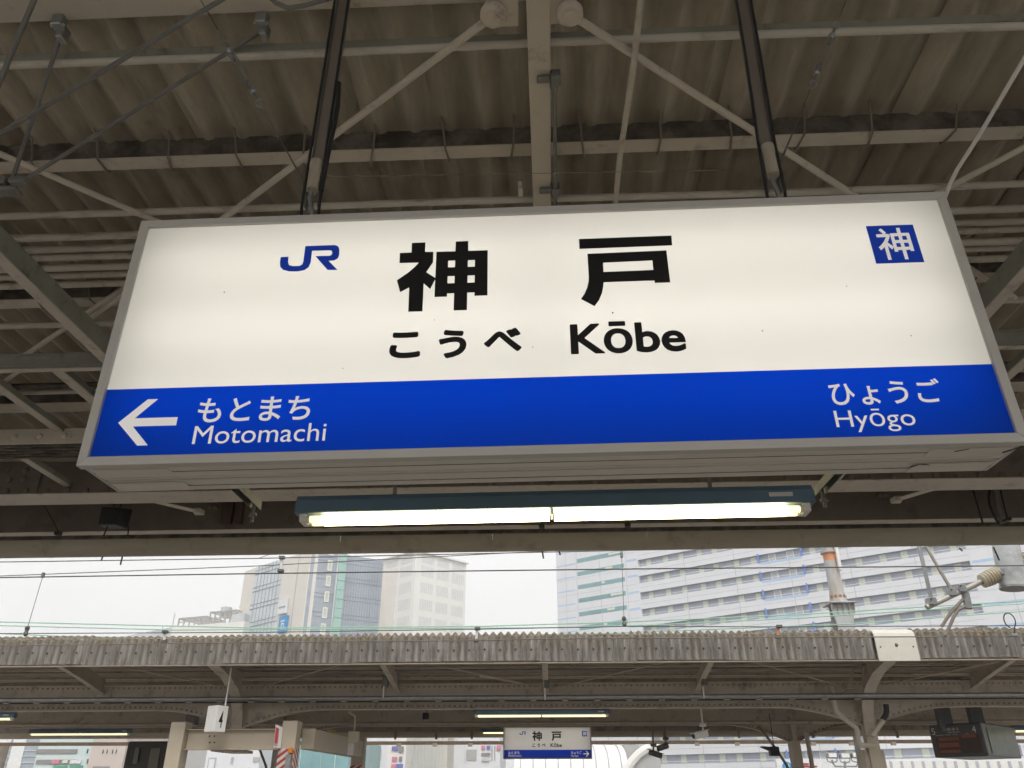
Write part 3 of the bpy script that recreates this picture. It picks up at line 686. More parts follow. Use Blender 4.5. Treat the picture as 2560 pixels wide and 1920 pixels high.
# stay wires with turnbuckles
def stay(pts, tb0, tb1, eye, label):
    """pts: bottom and top end in 3D; tb0, tb1, eye: fractions along the wire"""
    a, b = pts; d = b - a; u = d.normalized(); sd = u.cross(Vector((0, 1, 0))).normalized()
    t = thing('stay_wire', a, label, 'stay wire', 'stay wires of the lit sign')
    MB().tube(a, a + d * eye, .0022, 6).build('cable', M['wire'], t)
    MB().tube(a + sd * .006, a + d * (eye * .55), .0018, 5).build('cable', M['wire'], t)
    MB().tube(a + d * min(1, tb1 + .12), b, .0022, 6).build('cable', M['wire'], t)
    p, q = a + d * tb0, a + d * tb1
    mb = MB()
    for s in (-1, 1): mb.tube(p + sd * .010 * s, q + sd * .010 * s, .0032, 6)
    for e_, s in ((p, -1), (q, 1)): mb.lathe([(.006, -.012), (.0125, -.004), (.0125, .008), (.007, .014)], e_, u * s, 10)
    mb.build('turnbuckle', M['galv'], t, smooth=True)
    for e0, e1 in ((p - u * .05, p + d * .05), (q - d * .05, q + u * .05)): MB().tube(e0, e1, .0048, 8).build('threaded_rod', M['galv_d'], t, smooth=True)
    for c_ in (p - u * .07, q + u * .07):
        ring = [c_ + u * math.cos(k * math.pi / 6) * .021 + sd * math.sin(k * math.pi / 6) * .013 for k in range(13)]
        MB().path(ring, .0034, 6).build('eye_ring', M['galv'], t, smooth=True)
a = Vector((-.772, 1.97, 3.38)); b = at(495, -12, Z=4.33)
stay((a, b), .47, .68, .37, 'wire stay with a turnbuckle rising leftwards from the left hanger')
a = Vector((.77, 1.97, 3.38)); b = at(2122, -16, Z=4.33)
stay((a, b), .52, .73, .42, 'wire stay with a turnbuckle rising rightwards from the right hanger')

# ------------------------------------------------------------------ fluorescent lamps
_lm = {}
def lamp(c, L, label, lit='lamp', detail=True, ry=0., scale=1.):
    t = thing('fluorescent_lamp', c, label, 'lamp', 'batten lamps under the canopies')
    t.rotation_euler = (0, ry, 0); h = L / 2
    hw = .05
    pr = [(-hw, 0), (hw, 0), (hw, .05), (hw * .75, .088), (-hw * .75, .088), (-hw, .062)]
    MB().prism(pr, (-h, 0, 0), (0, 1, 0), (0, 0, 1), L).build('housing', M['bluegrey'], t, local=True, bevel=.003)
    for s in (-1, 1):
        MB().box(s * h, s * (h - .003) + s * .006, -hw * .98, hw * .98, .002, .06).build('end_cap', M['bluegrey'], t, local=True)
        for yy, zz in ((-.027, -.027), (.027, -.027)):
            a, b = s * .012, s * (h - .075)
            MB().tube((a, yy, zz), (s * (h - .13), yy, zz), .0163, 12).build('tube', M[lit], t, local=True, smooth=True)
            MB().tube((s * (h - .13), yy, zz), (b, yy, zz), .0163, 12).build('tube_end', M['lamp_end'], t, local=True, smooth=True)
            MB().lathe([(.012, 0), (.018, .004), (.018, .020), (.010, .024)], (b, yy, zz), (s, 0, 0), 10).build('lamp_holder', M['white'], t, local=True, smooth=True)
    for x in [s * (h - .04) for s in (-1, 1)]:
        MB().box(x - .016, x + .016, -.044, .044, -.043, -.0005).build('socket', M['white'], t, local=True, bevel=.004)
    MB().box(-.005, .005, -.042, .042, -.03, -.0005).build('socket', M['white'], t, local=True)
    MB().box(h - .21, h - .10, -hw - .0015, -hw - .0002, .030, .050).build('label_plate', M['alu'], t, local=True)
    if detail:
        for x in (-h * .62, h * .62): MB().tube((x, 0, .086), (x, 0, 4.34 - c[2]), .010, 8).build('suspension_rod', M['galv_d'], t, local=True, smooth=True)
    return t
lz = (atz(748, 1286, 3.55) + atz(2028, 1250, 3.55)) / 2
lamp((.022, 3.6, lz), 2.47, 'long lit double fluorescent lamp right below the big sign', 'lamp', True, -.0062)

# ------------------------------------------------------------------ far platform canopy
FY, FX0, FX1 = 13.7, -17.2, 15.2
fc = thing('platform_canopy', (0, 15.45, 0), 'canopy over the opposite platform with weathered corrugated fascia and riveted girders', 'canopy')
def slate_mat():
    """corrugated slate: grey below, mossy brown towards its weathered upper edge, valleys darkened by painted shade and run-down streaks"""
    m = M['slate']; t = m.node_tree; n = t.nodes; l = t.links; b = n['Principled BSDF']
    prev = b.inputs['Base Color'].links[0].from_socket
    tcn = n.new('ShaderNodeTexCoord'); sx = n.new('ShaderNodeSeparateXYZ'); l.new(tcn.outputs['Object'], sx.inputs[0])
    gm_ = n.new('ShaderNodeNewGeometry')
    mp_ = n.new('ShaderNodeMapping'); mp_.inputs['Scale'].default_value = (7, 7, 2.2); l.new(gm_.outputs['Position'], mp_.inputs[0])
    no = n.new('ShaderNodeTexNoise'); no.inputs['Scale'].default_value = 1.4; no.inputs['Detail'].default_value = 8; no.inputs['Roughness'].default_value = .72
    l.new(mp_.outputs[0], no.inputs[0])
    a = n.new('ShaderNodeMath'); a.operation = 'MULTIPLY_ADD'; a.inputs[1].default_value = .75; l.new(no.outputs[0], a.inputs[0]); l.new(sx.outputs['Z'], a.inputs[2])
    r = n.new('ShaderNodeMapRange'); r.inputs['From Min'].default_value = .66; r.inputs['From Max'].default_value = .80; l.new(a.outputs[0], r.inputs['Value'])
    n2 = n.new('ShaderNodeTexNoise'); n2.inputs['Scale'].default_value = 22; n2.inputs['Detail'].default_value = 6; l.new(gm_.outputs['Position'], n2.inputs[0])
    cr = n.new('ShaderNodeValToRGB'); cr.color_ramp.elements[0].position = .35; cr.color_ramp.elements[0].color = (.10, .082, .055, 1)
    cr.color_ramp.elements[1].position = .68; cr.color_ramp.elements[1].color = (.30, .255, .185, 1); l.new(n2.outputs[0], cr.inputs[0])
    mx = n.new('ShaderNodeMix'); mx.data_type = 'RGBA'; l.new(r.outputs[0], mx.inputs[0]); l.new(prev, mx.inputs[6]); l.new(cr.outputs[0], mx.inputs[7])
    # valleys darkened: corrugation shade painted in, together with washed-down dirt
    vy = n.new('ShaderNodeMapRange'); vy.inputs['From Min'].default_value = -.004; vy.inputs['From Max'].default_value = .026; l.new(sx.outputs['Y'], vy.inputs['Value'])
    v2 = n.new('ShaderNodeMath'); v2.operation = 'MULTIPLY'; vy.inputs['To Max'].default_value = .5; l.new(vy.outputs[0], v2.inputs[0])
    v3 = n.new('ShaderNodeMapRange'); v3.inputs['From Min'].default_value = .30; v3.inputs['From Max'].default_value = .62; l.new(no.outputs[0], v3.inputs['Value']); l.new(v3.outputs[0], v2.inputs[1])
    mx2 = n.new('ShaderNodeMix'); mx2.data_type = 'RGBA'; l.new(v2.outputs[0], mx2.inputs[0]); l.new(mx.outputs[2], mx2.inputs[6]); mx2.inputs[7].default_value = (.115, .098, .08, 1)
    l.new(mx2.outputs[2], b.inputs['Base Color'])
slate_mat()
FP, FA = .1305, .028
def fascia_sheet(waves):
    seg = 12; n = int(waves * seg) + 1; prof = [(0, 0), (0, .2), (0, .38), (.012, .415), (.04, .445), (.085, .463), (.13, .468), (.5, .45)]
    mb = MB(); vs = []
    for dy, z in prof:
        for i in range(n):
            x = i * FP / seg; w = FA * math.cos(2 * math.pi * x / FP)
            k = 1 if dy < .01 else max(0., 1 - dy / .085)
            vs.append((x, dy - w * k, z + w * (1 - k)))
    return mb.add(vs, [(j * n + i, j * n + i + 1, (j + 1) * n + i + 1, (j + 1) * n + i) for j in range(len(prof) - 1) for i in range(n - 1)])
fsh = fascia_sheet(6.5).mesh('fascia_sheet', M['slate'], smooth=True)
wx0, wx1 = atx(2186, 1610, FY), atx(2288, 1610, FY)
bolts = MB(); k = 0
starts = []
x = wx0 - .01 - 6.5 * FP
while x > FX0 - 1: starts.append(x); x -= 6 * FP
x = wx1 + .01
while x < FX1: starts.append(x); x += 6 * FP
for x in starts:
    dz = random.uniform(-.014, .014)
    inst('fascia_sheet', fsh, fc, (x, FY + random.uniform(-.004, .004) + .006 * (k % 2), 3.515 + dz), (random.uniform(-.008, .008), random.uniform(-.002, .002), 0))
    for i in range(3): bolts.dome((x + FP * (2 * i + 1), FY - FA - .004, 3.70 + random.uniform(-.01, .01)), (0, -1, 0), .018, 6)
    k += 1
bolts.build('fascia_bolts', M['seam'], fc, kind='stuff')
pw = [(0, 0), (0, .36), (.02, .44), (.07, .49), (.16, .52), (.19, .52), (.10, .47), (.05, .42), (.03, .36), (.03, 0)]
wpn = MB().prism(pw, (wx0, FY - .06, 3.47), (0, 1, 0), (0, 0, 1), wx1 - wx0).build('cream_cover_panel', M['cream_p'], fc, label='smooth cream cover panel set into the grey fascia')
MB().dome(((wx0 + wx1) / 2, FY - .06, 3.47 + .25), (0, -1, 0), .028, 10).build('knob', M['galv_d'], wpn, smooth=True)
for f in (.1, .9): MB().dome((wx0 + (wx1 - wx0) * f, FY - .06, 3.47 + .22), (0, -1, 0), .014, 6).build('bolt', M['seam'], wpn)

def fx(name, y0, y1, z0, z1, m='fsteel', bevel=.0, parent=None, **kw): return MB().box(FX0, FX1, y0, y1, z0, z1).build(name, M[m], parent or fc, bevel=bevel, **kw)
fx('eave_angle', FY - .03, FY + .05, 3.478, 3.490, bevel=.003)
fx('eave_board', FY + .075, FY + .09, 3.4905, 3.62)
# roof deck: a shallow valley roof
M['fdeck'] = mat('far_roof_underside', (.32, .28, .235), .85, var=.2, scale=2, stretch=(.5, 3, 1), dirt=(.15, .125, .10), dscale=2, damt=.4)
for y0, y1, za, zb in ((FY + .03, 19.2, 3.93, 3.72), (19.2, 24.9, 3.72, 3.90)):
    MB().hexa([(FX0, y0, za), (FX1, y0, za), (FX1, y1, zb), (FX0, y1, zb)], [(FX0, y0, za + .02), (FX1, y0, za + .02), (FX1, y1, zb + .02), (FX0, y1, zb + .02)]).build('roof_deck', M['fdeck'], fc)
for y, z0, h, m in ((14.15, 3.72, .05, 'fsteel'), (14.65, 3.66, .10, 'fsteel_d'), (15.1, 3.62, .07, 'fsteel'), (15.9, 3.66, .12, 'fsteel_d'), (16.7, 3.60, .10, 'fsteel'), (17.5, 3.58, .12, 'fsteel_d'), (18.4, 3.56, .12, 'fsteel')):
    fx('purlin', y, y + .07, z0, z0 + h, m)
for y, z, r in ((14.45, 3.60, .016), (14.85, 3.565, .014), (16.1, 3.57, .02)):
    MB().tube((FX0, y, z), (FX1, y, z), r, 8).build('conduit', M['fsteel'], fc, smooth=True)

# riveted longitudinal girders, arched down to the columns
colx = [atx(604, 1810, 15.45), atx(2167, 1840, 15.45)]
def girder(y, zt, zb, cols, drop, reach, riv):
    g = thing if False else None
    def zbot(x):
        z = zb
        for c_ in cols:
            d = abs(x - c_)
            if d < reach: z = min(z, zb - drop * (1 - d / reach) ** 1.8)
        return z
    n = 150; mb = MB(); fl = MB(); vs = []
    X = [FX0 + (FX1 - FX0) * i / n for i in range(n + 1)]
    for i in range(n):
        a, b = X[i], X[i + 1]; za, zb_ = zbot(a), zbot(b)
        mb.add([(a, y, za), (b, y, zb_), (b, y, zt), (a, y, zt)], [(0, 1, 2, 3)])
        fl.hexa([(a, y - .07, za - .012), (b, y - .07, zb_ - .012), (b, y + .07, zb_ - .012), (a, y + .07, za - .012)], [(a, y - .07, za), (b, y - .07, zb_), (b, y + .07, zb_), (a, y + .07, za)])
    w = mb.build('girder', M['fsteel'], fc)
    fl.build('bottom_flange', M['fsteel'], w)
    MB().box(FX0, FX1, y - .07, y + .07, zt + .0005, zt + .012).build('top_flange', M['fsteel'], w)
    MB().box(FX0, FX1, y - .009, y - .001, zt - .075, zt - .001).build('top_angle', M['fsteel'], w)
    if riv:
        rm = MB(); x = FX0 + .05
        while x < FX1:
            rm.dome((x, y - .009, zt - .04), (0, -1, 0), .019, 6); rm.dome((x, y - .0005, zbot(x) + .045), (0, -1, 0), .019, 6); x += .098
        rm.build('rivets', M['fsteel_d'], w, kind='stuff')
    return w
GZT, GZB = atz(1280, 1710, 15.3), atz(1280, 1771, 15.3)
girder(15.3, GZT, GZB, colx, .34, 1.55, True)
G2T, G2B = atz(1280, 1776, 19.7), atz(1280, 1814, 19.7)
colx2 = [atx(1985, 1860, 19.7), atx(700, 1860, 19.7)]
girder(19.7, G2T + .08, G2B, colx2, .40, 1.5, True)
# galvanised cable duct on the first girder, with clips, and lit conduit on the second
zd = atz(1280, 1743, 14.95)
d_ = MB().tube((FX0, 14.95, zd), (FX1, 14.95, zd), .036, 10).build('cable_duct', M['galv'], fc, smooth=True)
for i in range(40): MB().box(FX0 + .3 + i * .57, FX0 + .40 + i * .57, 14.93, 15.02, zd - .065, zd - .052).build('clip', M['fsteel'], d_)
MB().tube((FX0, 15.0, zd - .058), (FX1, 15.0, zd - .058), .012, 6).build('earth_cable', M['black'], d_)
zd2 = atz(1280, 1808, 19.35)
MB().tube((FX0, 19.35, zd2), (FX1, 19.35, zd2), .035, 8).build('conduit', M['fsteel'], fc, smooth=True)

# cantilever arms
def arm(x, curve, w, wh):
    for i in range(len(curve) - 1): pass
    fl = MB()
    for i in range(len(curve) - 1):
        (ya, za), (yb, zb_) = curve[i], curve[i + 1]; d = Vector((0, yb - ya, zb_ - za)).normalized(); nrm = Vector((0, -d.z, d.y)) * .014
        if nrm.z < 0 and abs(d.y) > .1: nrm = -nrm
        q = [Vector((x - w, ya, za)), Vector((x + w, ya, za)), Vector((x + w, yb, zb_)), Vector((x - w, yb, zb_))]
        fl.hexa(q, [v + nrm for v in q])
    a = fl.build('arm', M['fsteel'], fc)
    wb = MB(); n = len(curve)
    top = [(y, 3.92 - (y - FY) * .045) for y, z in curve]
    for i in range(n - 1):
        (ya, za), (yb, zb_) = curve[i], curve[i + 1]
        wb.add([(x, ya, za + .012), (x, yb, zb_ + .012), (x, top[i + 1][0], min(zb_ + wh, top[i + 1][1])), (x, top[i][0], min(za + wh, top[i][1]))], [(0, 1, 2, 3)])
    wb.build('web', M['fsteel'], a)
    return a
armpx = [153, 957, 1362, 1778, 2535]
for px in armpx:
    x = atx(px, 1660, FY + .05)
    arm(x, [(FY + .03, 3.475), (14.4, 3.37), (15.28, 3.20)], .05, .26)
    MB().box(x - .17, x + .17, 15.275, 15.29, 3.12, 3.34).build('cleat', M['fsteel'], fc)
for px, cx in ((545, colx[0]), (2222, colx[1])):
    x = atx(px, 1660, FY + .05); xm = (x + cx) / 2
    arm(cx, [(FY + .03, 3.475), (14.35, 3.37), (14.75, 3.22), (15.0, 3.06), (15.14, 2.88), (15.2, 2.66), (15.21, 2.4)], .10, .55)
for cx in colx:
    zc0 = 0 if cx > 0 else 2.25                       # the left column stands on the beige portal
    c_ = MB().box(cx - .10, cx + .10, 15.2, 15.215, zc0, 2.42).build('column', M['beige'], fc, bevel=.003)
    if cx > 0: MB().box(cx - .17, cx + .17, 15.24, 15.66, 0, 2.22).build('casing', M['beige'], c_, bevel=.01)
    else: MB().box(cx - .2, cx + .2, 14.7, 15.7, 2.2, 2.249).build('base_plate', M['beige'], c_)
    MB().box(cx - .01, cx + .01, 15.2155, 15.62, 2.221, 2.95).build('web', M['fsteel'], c_)
for cx in colx2:
    c_ = MB().box(cx - .09, cx + .09, 19.5, 19.9, 0, 2.60).build('column', M['beige'], fc, bevel=.01)
    MB().box(cx - .06, cx + .06, 19.5, 19.9, 2.601, G2B + .2).build('column_head', M['fsteel'], c_)
    MB().path([(cx + .22, 19.4, 2.75), (cx + .24, 19.4, 2.2), (cx + .23, 19.4, 1.95), (cx + .13, 19.4, 1.75), (cx + .12, 19.4, 0)], .05, 8).build('drain_pipe', M['beige_pipe'], c_, smooth=True)
    MB().path([(cx - .75, 19.65, G2B - .02), (cx - .45, 19.65, 2.45), (cx - .25, 19.65, 2.1), (cx - .12, 19.65, 1.7)], .03, 6).build('knee_brace', M['fsteel_d'], c_, smooth=True)
z7 = lambda x, y, Y: at(1940 + x * .16878, 1640 + y * .16878, Y=Y)
MB().path([z7(x, y, 15.05) for x, y in ((815, 440), (835, 520), (855, 660), (875, 770), (905, 835), (1140, 1025), (1185, 1060), (1205, 1120), (1212, 1230), (1232, 1295), (1280, 1325), (1440, 1325), (1475, 1325))], .044, 10).build('drain_pipe', M['beige_pipe'], fc, smooth=True)
MB().path([z7(x, y, 15.05) for x, y in ((1590, 950), (1500, 1075), (1420, 1180))], .042, 10).build('drain_pipe', M['beige_pipe'], fc, smooth=True)
MB().path([z7(x, y, 15.05) for x, y in ((1628, 716), (1640, 820), (1625, 880), (1580, 945))], .046, 10).build('rubber_sleeve', M['black'], fc, smooth=True)
MB().path([z7(x, y, 14.9) for x, y in ((1180, 470), (1040, 470), (1090, 350), (1150, 200), (1300, 120))], .014, 6).path([z7(x, y, 14.9) for x, y in ((970, 510), (1040, 470), (1130, 360), (1150, 210))], .014, 6).build('cable_conduits', M['fsteel'], fc, smooth=True, kind='stuff')
# slender tie rods under the roof
for a, b in (((1882, 1655), (2116, 1718)), ((2500, 1653), (2209, 1712)), ((1663, 1656), (1385, 1719)), ((1200, 1690), (1345, 1716)), ((860, 1659), (638, 1721)), ((1075, 1660), (1345, 1716)), ((278, 1663), (544, 1714))):
    MB().tube(at(*a, Y=13.85), at(*b, Y=15.2), .011, 6).build('tie_rod', M['fsteel'], fc, smooth=True)
# things clipped to the arms
for px, py in ((965, 1700), (1366, 1705), (1760, 1700)):
    p = at(px, py, Y=14.7); a = MB().box(p.x - .045, p.x + .045, 14.62, 14.78, p.z - .10, p.z + .06).build('floodlight_bracket', M['galv_d'], fc, bevel=.01)
    MB().tube((p.x - .03, 14.7, p.z - .3), (p.x - .03, 14.7, p.z - .08), .012, 6).build('stem', M['white'], a)
# rear eave
zr0, zr1 = atz(1050, 1829, 24.9), atz(1050, 1847, 24.9)
rr = (zr0 - zr1) / 2
half_round(FX0 - 6, FX1 + 6, 24.9, zr0, rr * 1.75).build('rear_gutter', M['gutter'], fc, smooth=True)
fx('rear_fascia', 24.68, 24.7, zr0 - .02, 4.0, 'fsteel_d')
for px in (990, 1092, 1180, 1660, 1845, 2030, 2240):
    x = atx(px, 1835, 24.7); MB().box(x - .03, x + .03, 24.6, 24.66, zr1 - .03, zr0 + .15).build('gutter_hanger', M['fsteel_d'], fc)

# third canopy, beyond
tcn_ = thing('platform_canopy', (0, 33, 0), 'distant third platform canopy seen as a brown strip below the opposite canopy', 'canopy')
za_, zb_ = atz(1050, 1853, 33), atz(1050, 1862, 33)
MB().box(-30, 28, 33, 33.06, zb_, za_).build('fascia', mat('rusty_fascia', (.12, .085, .055), .8, var=.3, scale=2), tcn_)
for px in (360, 1000, 1090, 1178, 1290, 1745, 1845, 2035, 2130, 2235):
    x = atx(px, 1862, 33); MB().box(x - .12, x + .05, 32.9, 33, zb_ - .07, zb_ + .05).build('gutter_clip', M['fsteel_d'], tcn_)
for x in (-22, 22): MB().box(x - .15, x + .15, 33.3, 33.6, 0, za_).build('column', M['fsteel_d'], tcn_)

# far station sign (lit weakly by tubes inside) and lamps of the opposite platform
fs_ = thing('station_sign', (at(1369, 1893, Y=24.0).x, 24.0, 2.395), 'small distant station name sign with arrow pointing right under the opposite canopy', 'sign', 'station name signs')
station_sign(fs_, True, False, 'sign_tube_far')
for s in (-1, 1): MB().tube((s * .7, .1, SH + FR - .005), (s * .7, .1, 1.55), .02, 8).build('hanger', M['fsteel_d'], fs_, local=True)
xl = (atx(1190, 1783, 15.2) + atx(1518, 1783, 15.2)) / 2
lamp((xl, 15.4, atz(1355, 1786, 15.4)), 2.47, 'fluorescent lamp with blue grey housing above the distant sign', 'lamp_far', False)
y_ = aty(200, 1833, 2.8); lamp((atx(200, 1833, y_), y_, 2.8), 2.47, 'lit fluorescent lamp low at the left beneath the opposite canopy', 'lamp_far', False)
y_ = aty(20, 1794, 2.8); lamp((atx(38, 1794, y_) - 1.24, y_, 2.8), 2.47, 'lit fluorescent lamp cut off by the left picture edge', 'lamp_far', False)
y_ = 24.45; lamp((atx(1202, 1832, y_) + 1.24, y_, atz(1230, 1830, y_)), 2.47, 'lit fluorescent lamp half hidden behind the distant sign', 'lamp_far', False)
y_ = aty(2540, 1825, 2.75); lamp((atx(2527, 1825, y_) + 1.24, y_, 2.75), 2.47, 'lit fluorescent lamp at the right edge beyond the display board', 'lamp_far', False)

# ------------------------------------------------------------------ platform number box
Y0 = 14.0
e0 = at(540, 1764, Y=Y0); zt, zb = atz(540, 1763, Y0), atz(536, 1829, Y0)
t = thing('platform_number_sign', (e0.x, Y0, zb), 'small white box sign with black number 4 hanging from a pole', 'sign')
xl_, xr_ = atx(515, 1795, Y0 + .12), atx(568, 1795, Y0 + .17)
xc_ = atx(540, 1795, Y0)
pl_ = [(xc_, Y0), (xr_, Y0 + .17), (xr_ - (xc_ - xl_), Y0 + .29), (xl_, Y0 + .12)]
MB().hexa([(x, y, zb) for x, y in pl_], [(x, y, zt) for x, y in pl_]).build('box', M['white'], t, bevel=.006)
fx_ = Vector((xr_ - xc_, .17, 0)); fl_ = fx_.length; fx_.normalize(); fn_ = Vector((fx_.y, -fx_.x, 0))
mb = MB(); lettering(mb, '4', [fl_ * .28, fl_ * .62, (zt - zb) * .16, (zt - zb) * .80], .003, .01, (xc_, Y0, zb), fx_, (0, 0, 1), fn_); mb.build('number', M['print_k'], t)
pt = at(553, 1702, Y=14.1)
MB().tube((xc_ + .07, Y0 + .14, zt), (xc_ + .07, Y0 + .14, 3.5), .014, 8).build('pole', M['white'], t, smooth=True)

# ------------------------------------------------------------------ beige portal
YP = 14.5
t = thing('portal_frame', (atx(560, 1850, YP), YP, 0), 'beige steel portal with striped post at the lower left', 'portal')
def post(name, pxa, pxb, py, Y, dep, zt, m, par, z0=0.):
    return MB().box(atx(pxa, py, Y), atx(pxb, py, Y), Y, Y + dep, z0, zt).build(name, M[m], par, bevel=.006)
zt1_ = atz(445, 1805, YP); zt2_ = atz(724, 1802, YP)
post('post', 424, 460, 1830, YP - .03, .3, zt1_, 'beige', t)
pr_ = post('post', 704, 741, 1830, YP - .03, .3, zt2_, 'beige', t)
zb0, zb1 = atz(560, 1872, YP), atz(560, 1824, YP)
bm0 = MB().box(atx(462, 1850, YP), atx(706, 1850, YP), YP + .1, YP + .115, zb0, zb1).build('beam', M['beige'], t)
for z in (zb0 - .013, zb1 + .0005): MB().box(atx(462, 1850, YP), atx(706, 1850, YP), YP + .03, YP + .19, z, z + .012).build('flange', M['beige'], bm0)
boltm = MB().dome((0, 0, 0), (0, -1, 0), .017, 7).mesh('bolt', M['fsteel_d'])
for px in (524, 536):
    for py in (1840, 1856): p = at(px, py, Y=YP + .1); inst('bolt', boltm, bm0, (p.x, YP + .099, p.z))
zs = atz(720, 1872, YP)
MB().box(atx(703, 1830, YP), atx(742, 1830, YP), YP - .04, YP - .031, .9, zs).build('hazard_plate', M['hazard'], t)
MB().box(atx(741, 1830, YP) + .002, atx(741, 1830, YP) + .012, YP - .02, YP + .26, .9, zs).build('hazard_plate', M['hazard'], t)
p = at(726, 1876, Y=YP - .1); MB().lathe([(.045, -.04), (.045, .03), (.02, .05)], (p.x, YP - .09, p.z), (0, 0, 1), 12).build('beacon', M['amber'], t, smooth=True)
p = at(722, 1900, Y=YP - .1); MB().box(p.x - .045, p.x + .045, YP - .16, YP - .041, p.z - .3, p.z + .085).build('control_box', M['galv'], t, bevel=.008)
xq = atx(741, 1830, YP)
MB().box(xq + .02, xq + .25, YP + .28, 18.7, zb0, zb1 + .03).build('side_beam', M['beige'], t, bevel=.01)
MB().box(xq + .0, xq + .27, 18.7, 18.95, 0, zb1 + .1).build('rear_post', M['beige'], t, bevel=.01)
MB().box(xq - .004, xq + .274, 18.68, 18.697, .9, zb0 - .15).build('hazard_plate', M['hazard'], t)
MB().box(atx(690, 1868, YP) - .02, atx(690, 1868, YP) + .04, YP + .05, YP + .1, 0, zb0 - .02).build('drain_pipe', M['galv_d'], t)
# plates hung near the portal
def plate(name, pts, Y, th, m, label, cat):
    q = [at(px, py, Y=Y + dy) for px, py, dy in pts]; o = sum(q, Vector()) / 4; 
    return tag(MB().hexa(q, [v + Vector((0, th, 0)) for v in q]).build(name, M[m], origin=o), label, cat)
s_ = plate('notice_plate', [(684, 1868, 0), (701, 1870, .12), (706, 1818, .12), (689, 1811, 0)], 14.25, .02, 'white', 'white notice plate with red print on the portal beam end', 'notice')
q = [at(687, 1858, Y=14.24), at(694, 1859, Y=14.28), at(698, 1822, Y=14.28), at(691, 1818, Y=14.24)]
MB().hexa([v + Vector((0, -.012, 0)) for v in q], [v + Vector((0, -.004, 0)) for v in q]).build('red_print', M['red'], s_)
plate('notice_plate', [(814, 1873, 0), (836, 1876, .1), (839, 1827, .1), (818, 1823, 0)], 16.2, .02, 'yellow', 'yellow notice plate behind the striped post', 'notice')
p0, p1 = at(870, 1856, Y=16.0), at(897, 1828, Y=16.0)
t = thing('junction_box', ((p0.x + p1.x) / 2, 16, p0.z), 'square beige junction box on a bent pipe near the yellow plate', 'box')
MB().box(p0.x, p1.x, 15.95, 16.1, p0.z, p1.z).build('box', M['beige'], t, bevel=.01)
MB().path([at(886, 1828, Y=16.02), at(888, 1790, Y=16.0), at(868, 1778, Y=15.8)], .018, 8).build('pipe', M['beige_pipe'], t, smooth=True)
p0, p1 = at(868, 1887, Y=16.4), at(885, 1858, Y=16.4)
tag(MB().box(p0.x, p1.x, 16.4, 16.42, p0.z, p1.z).build('notice_plate', M['white'], origin=(p0.x, 16.4, p0.z)), 'small white notice plate below the square junction box', 'notice')
p0, p1 = at(306, 1925, Y=17.5), at(420, 1853, Y=17.5)
t = thing('service_cabinet', ((p0.x + p1.x) / 2, 17.5, 0), 'dark machine cabinet standing left of the beige portal', 'cabinet')
MB().box(p0.x, p1.x, 17.5, 18.3, .0, p1.z).build('casing', mat('cabinet_dark', (.05, .047, .04), .6), t, bevel=.02)
for a, b, c_, d in ((330, 350, 1868, 1910), (368, 402, 1870, 1920)):
    q0, q1 = at(a, d, Y=17.47), at(b, c_, Y=17.47); MB().box(q0.x, q1.x, 17.47, 17.498, q0.z, q1.z).build('panel', mat('cabinet_panel', (.14, .125, .10), .5), t, bevel=.006)
p0, p1 = at(462, 1811, Y=17), at(489, 1782, Y=17)
tag(MB().box(p0.x, p1.x, 17, 17.25, p0.z, p1.z).build('electrical_box', M['galv_d'], bevel=.015, origin=(p0.x, 17, p0.z)), 'grey electrical box on the girder behind the number 4 sign', 'box')

# ------------------------------------------------------------------ cameras and loudspeakers of the opposite platform
def cctv(a, b, r, Y, polepx, top, m, label):
    pa, pb = at(*a, Y=Y - .1), at(*b, Y=Y + .05)
    t = thing('security_camera', pb, label, 'camera', 'security cameras')
    u = (pa - pb).normalized()
    MB().bar(pb - Vector((0, 0, r)), pa - Vector((0, 0, r)), r * 2, r * 1.9).build('body', M[m], t, bevel=.012)
    MB().bar(pb - u * .02 + Vector((0, 0, r * .95)), pa + u * .05 + Vector((0, 0, r * .95)), r * 2.3, .012).build('hood', M[m], t)
    MB().lathe([(r * .7, 0), (r * .75, .015)], pa, u, 12).build('lens', M['black'], t, smooth=True)
    tp = at(*polepx, Y=Y); mid = (pa + pb * 2) / 3
    MB().path([mid, Vector((tp.x, Y, mid.z + .12)), Vector((tp.x, Y, top))], .018, 8).build('pole', M[m], t, smooth=True)
    MB().box(tp.x - .06, tp.x + .06, Y - .06, Y + .06, mid.z + .13, mid.z + .19).build('bracket', M[m], t, bevel=.012)
cctv((1735, 1841), (1768, 1833), .055, 16.2, (1757, 1815), atz(1755, 1752, 16.2), 'white', 'white security camera on a pole in front of the girder, right of the distant sign')
cctv((1652, 1890), (1622, 1880), .05, 18.5, (1631, 1830), atz(1631, 1816, 18.5), 'galv_d', 'grey security camera pointing right, lower of the pair right of the distant sign')
cctv((1646, 1872), (1670, 1864), .05, 18.9, (1663, 1830), atz(1663, 1816, 18.9), 'galv_d', 'grey security camera pointing left, upper of the pair right of the distant sign')
p = at(1935, 1876, Y=17.5)
t = thing('horn_loudspeaker', p, 'black horn loudspeaker hanging left of the far beige column', 'loudspeaker')
MB().box(p.x - .08, p.x + .1, 17.45, 17.65, p.z - .10, p.z + .07).build('housing', M['black'], t, bevel=.015)
MB().hexa([(p.x - .08, 17.45, p.z - .01), (p.x - .08, 17.6, p.z - .01), (p.x - .24, 17.62, p.z + .06), (p.x - .24, 17.4, p.z + .06)], [(p.x - .08, 17.45, p.z + .06), (p.x - .08, 17.6, p.z + .06), (p.x - .24, 17.62, p.z + .075), (p.x - .24, 17.4, p.z + .075)]).build('horn', M['black'], t)
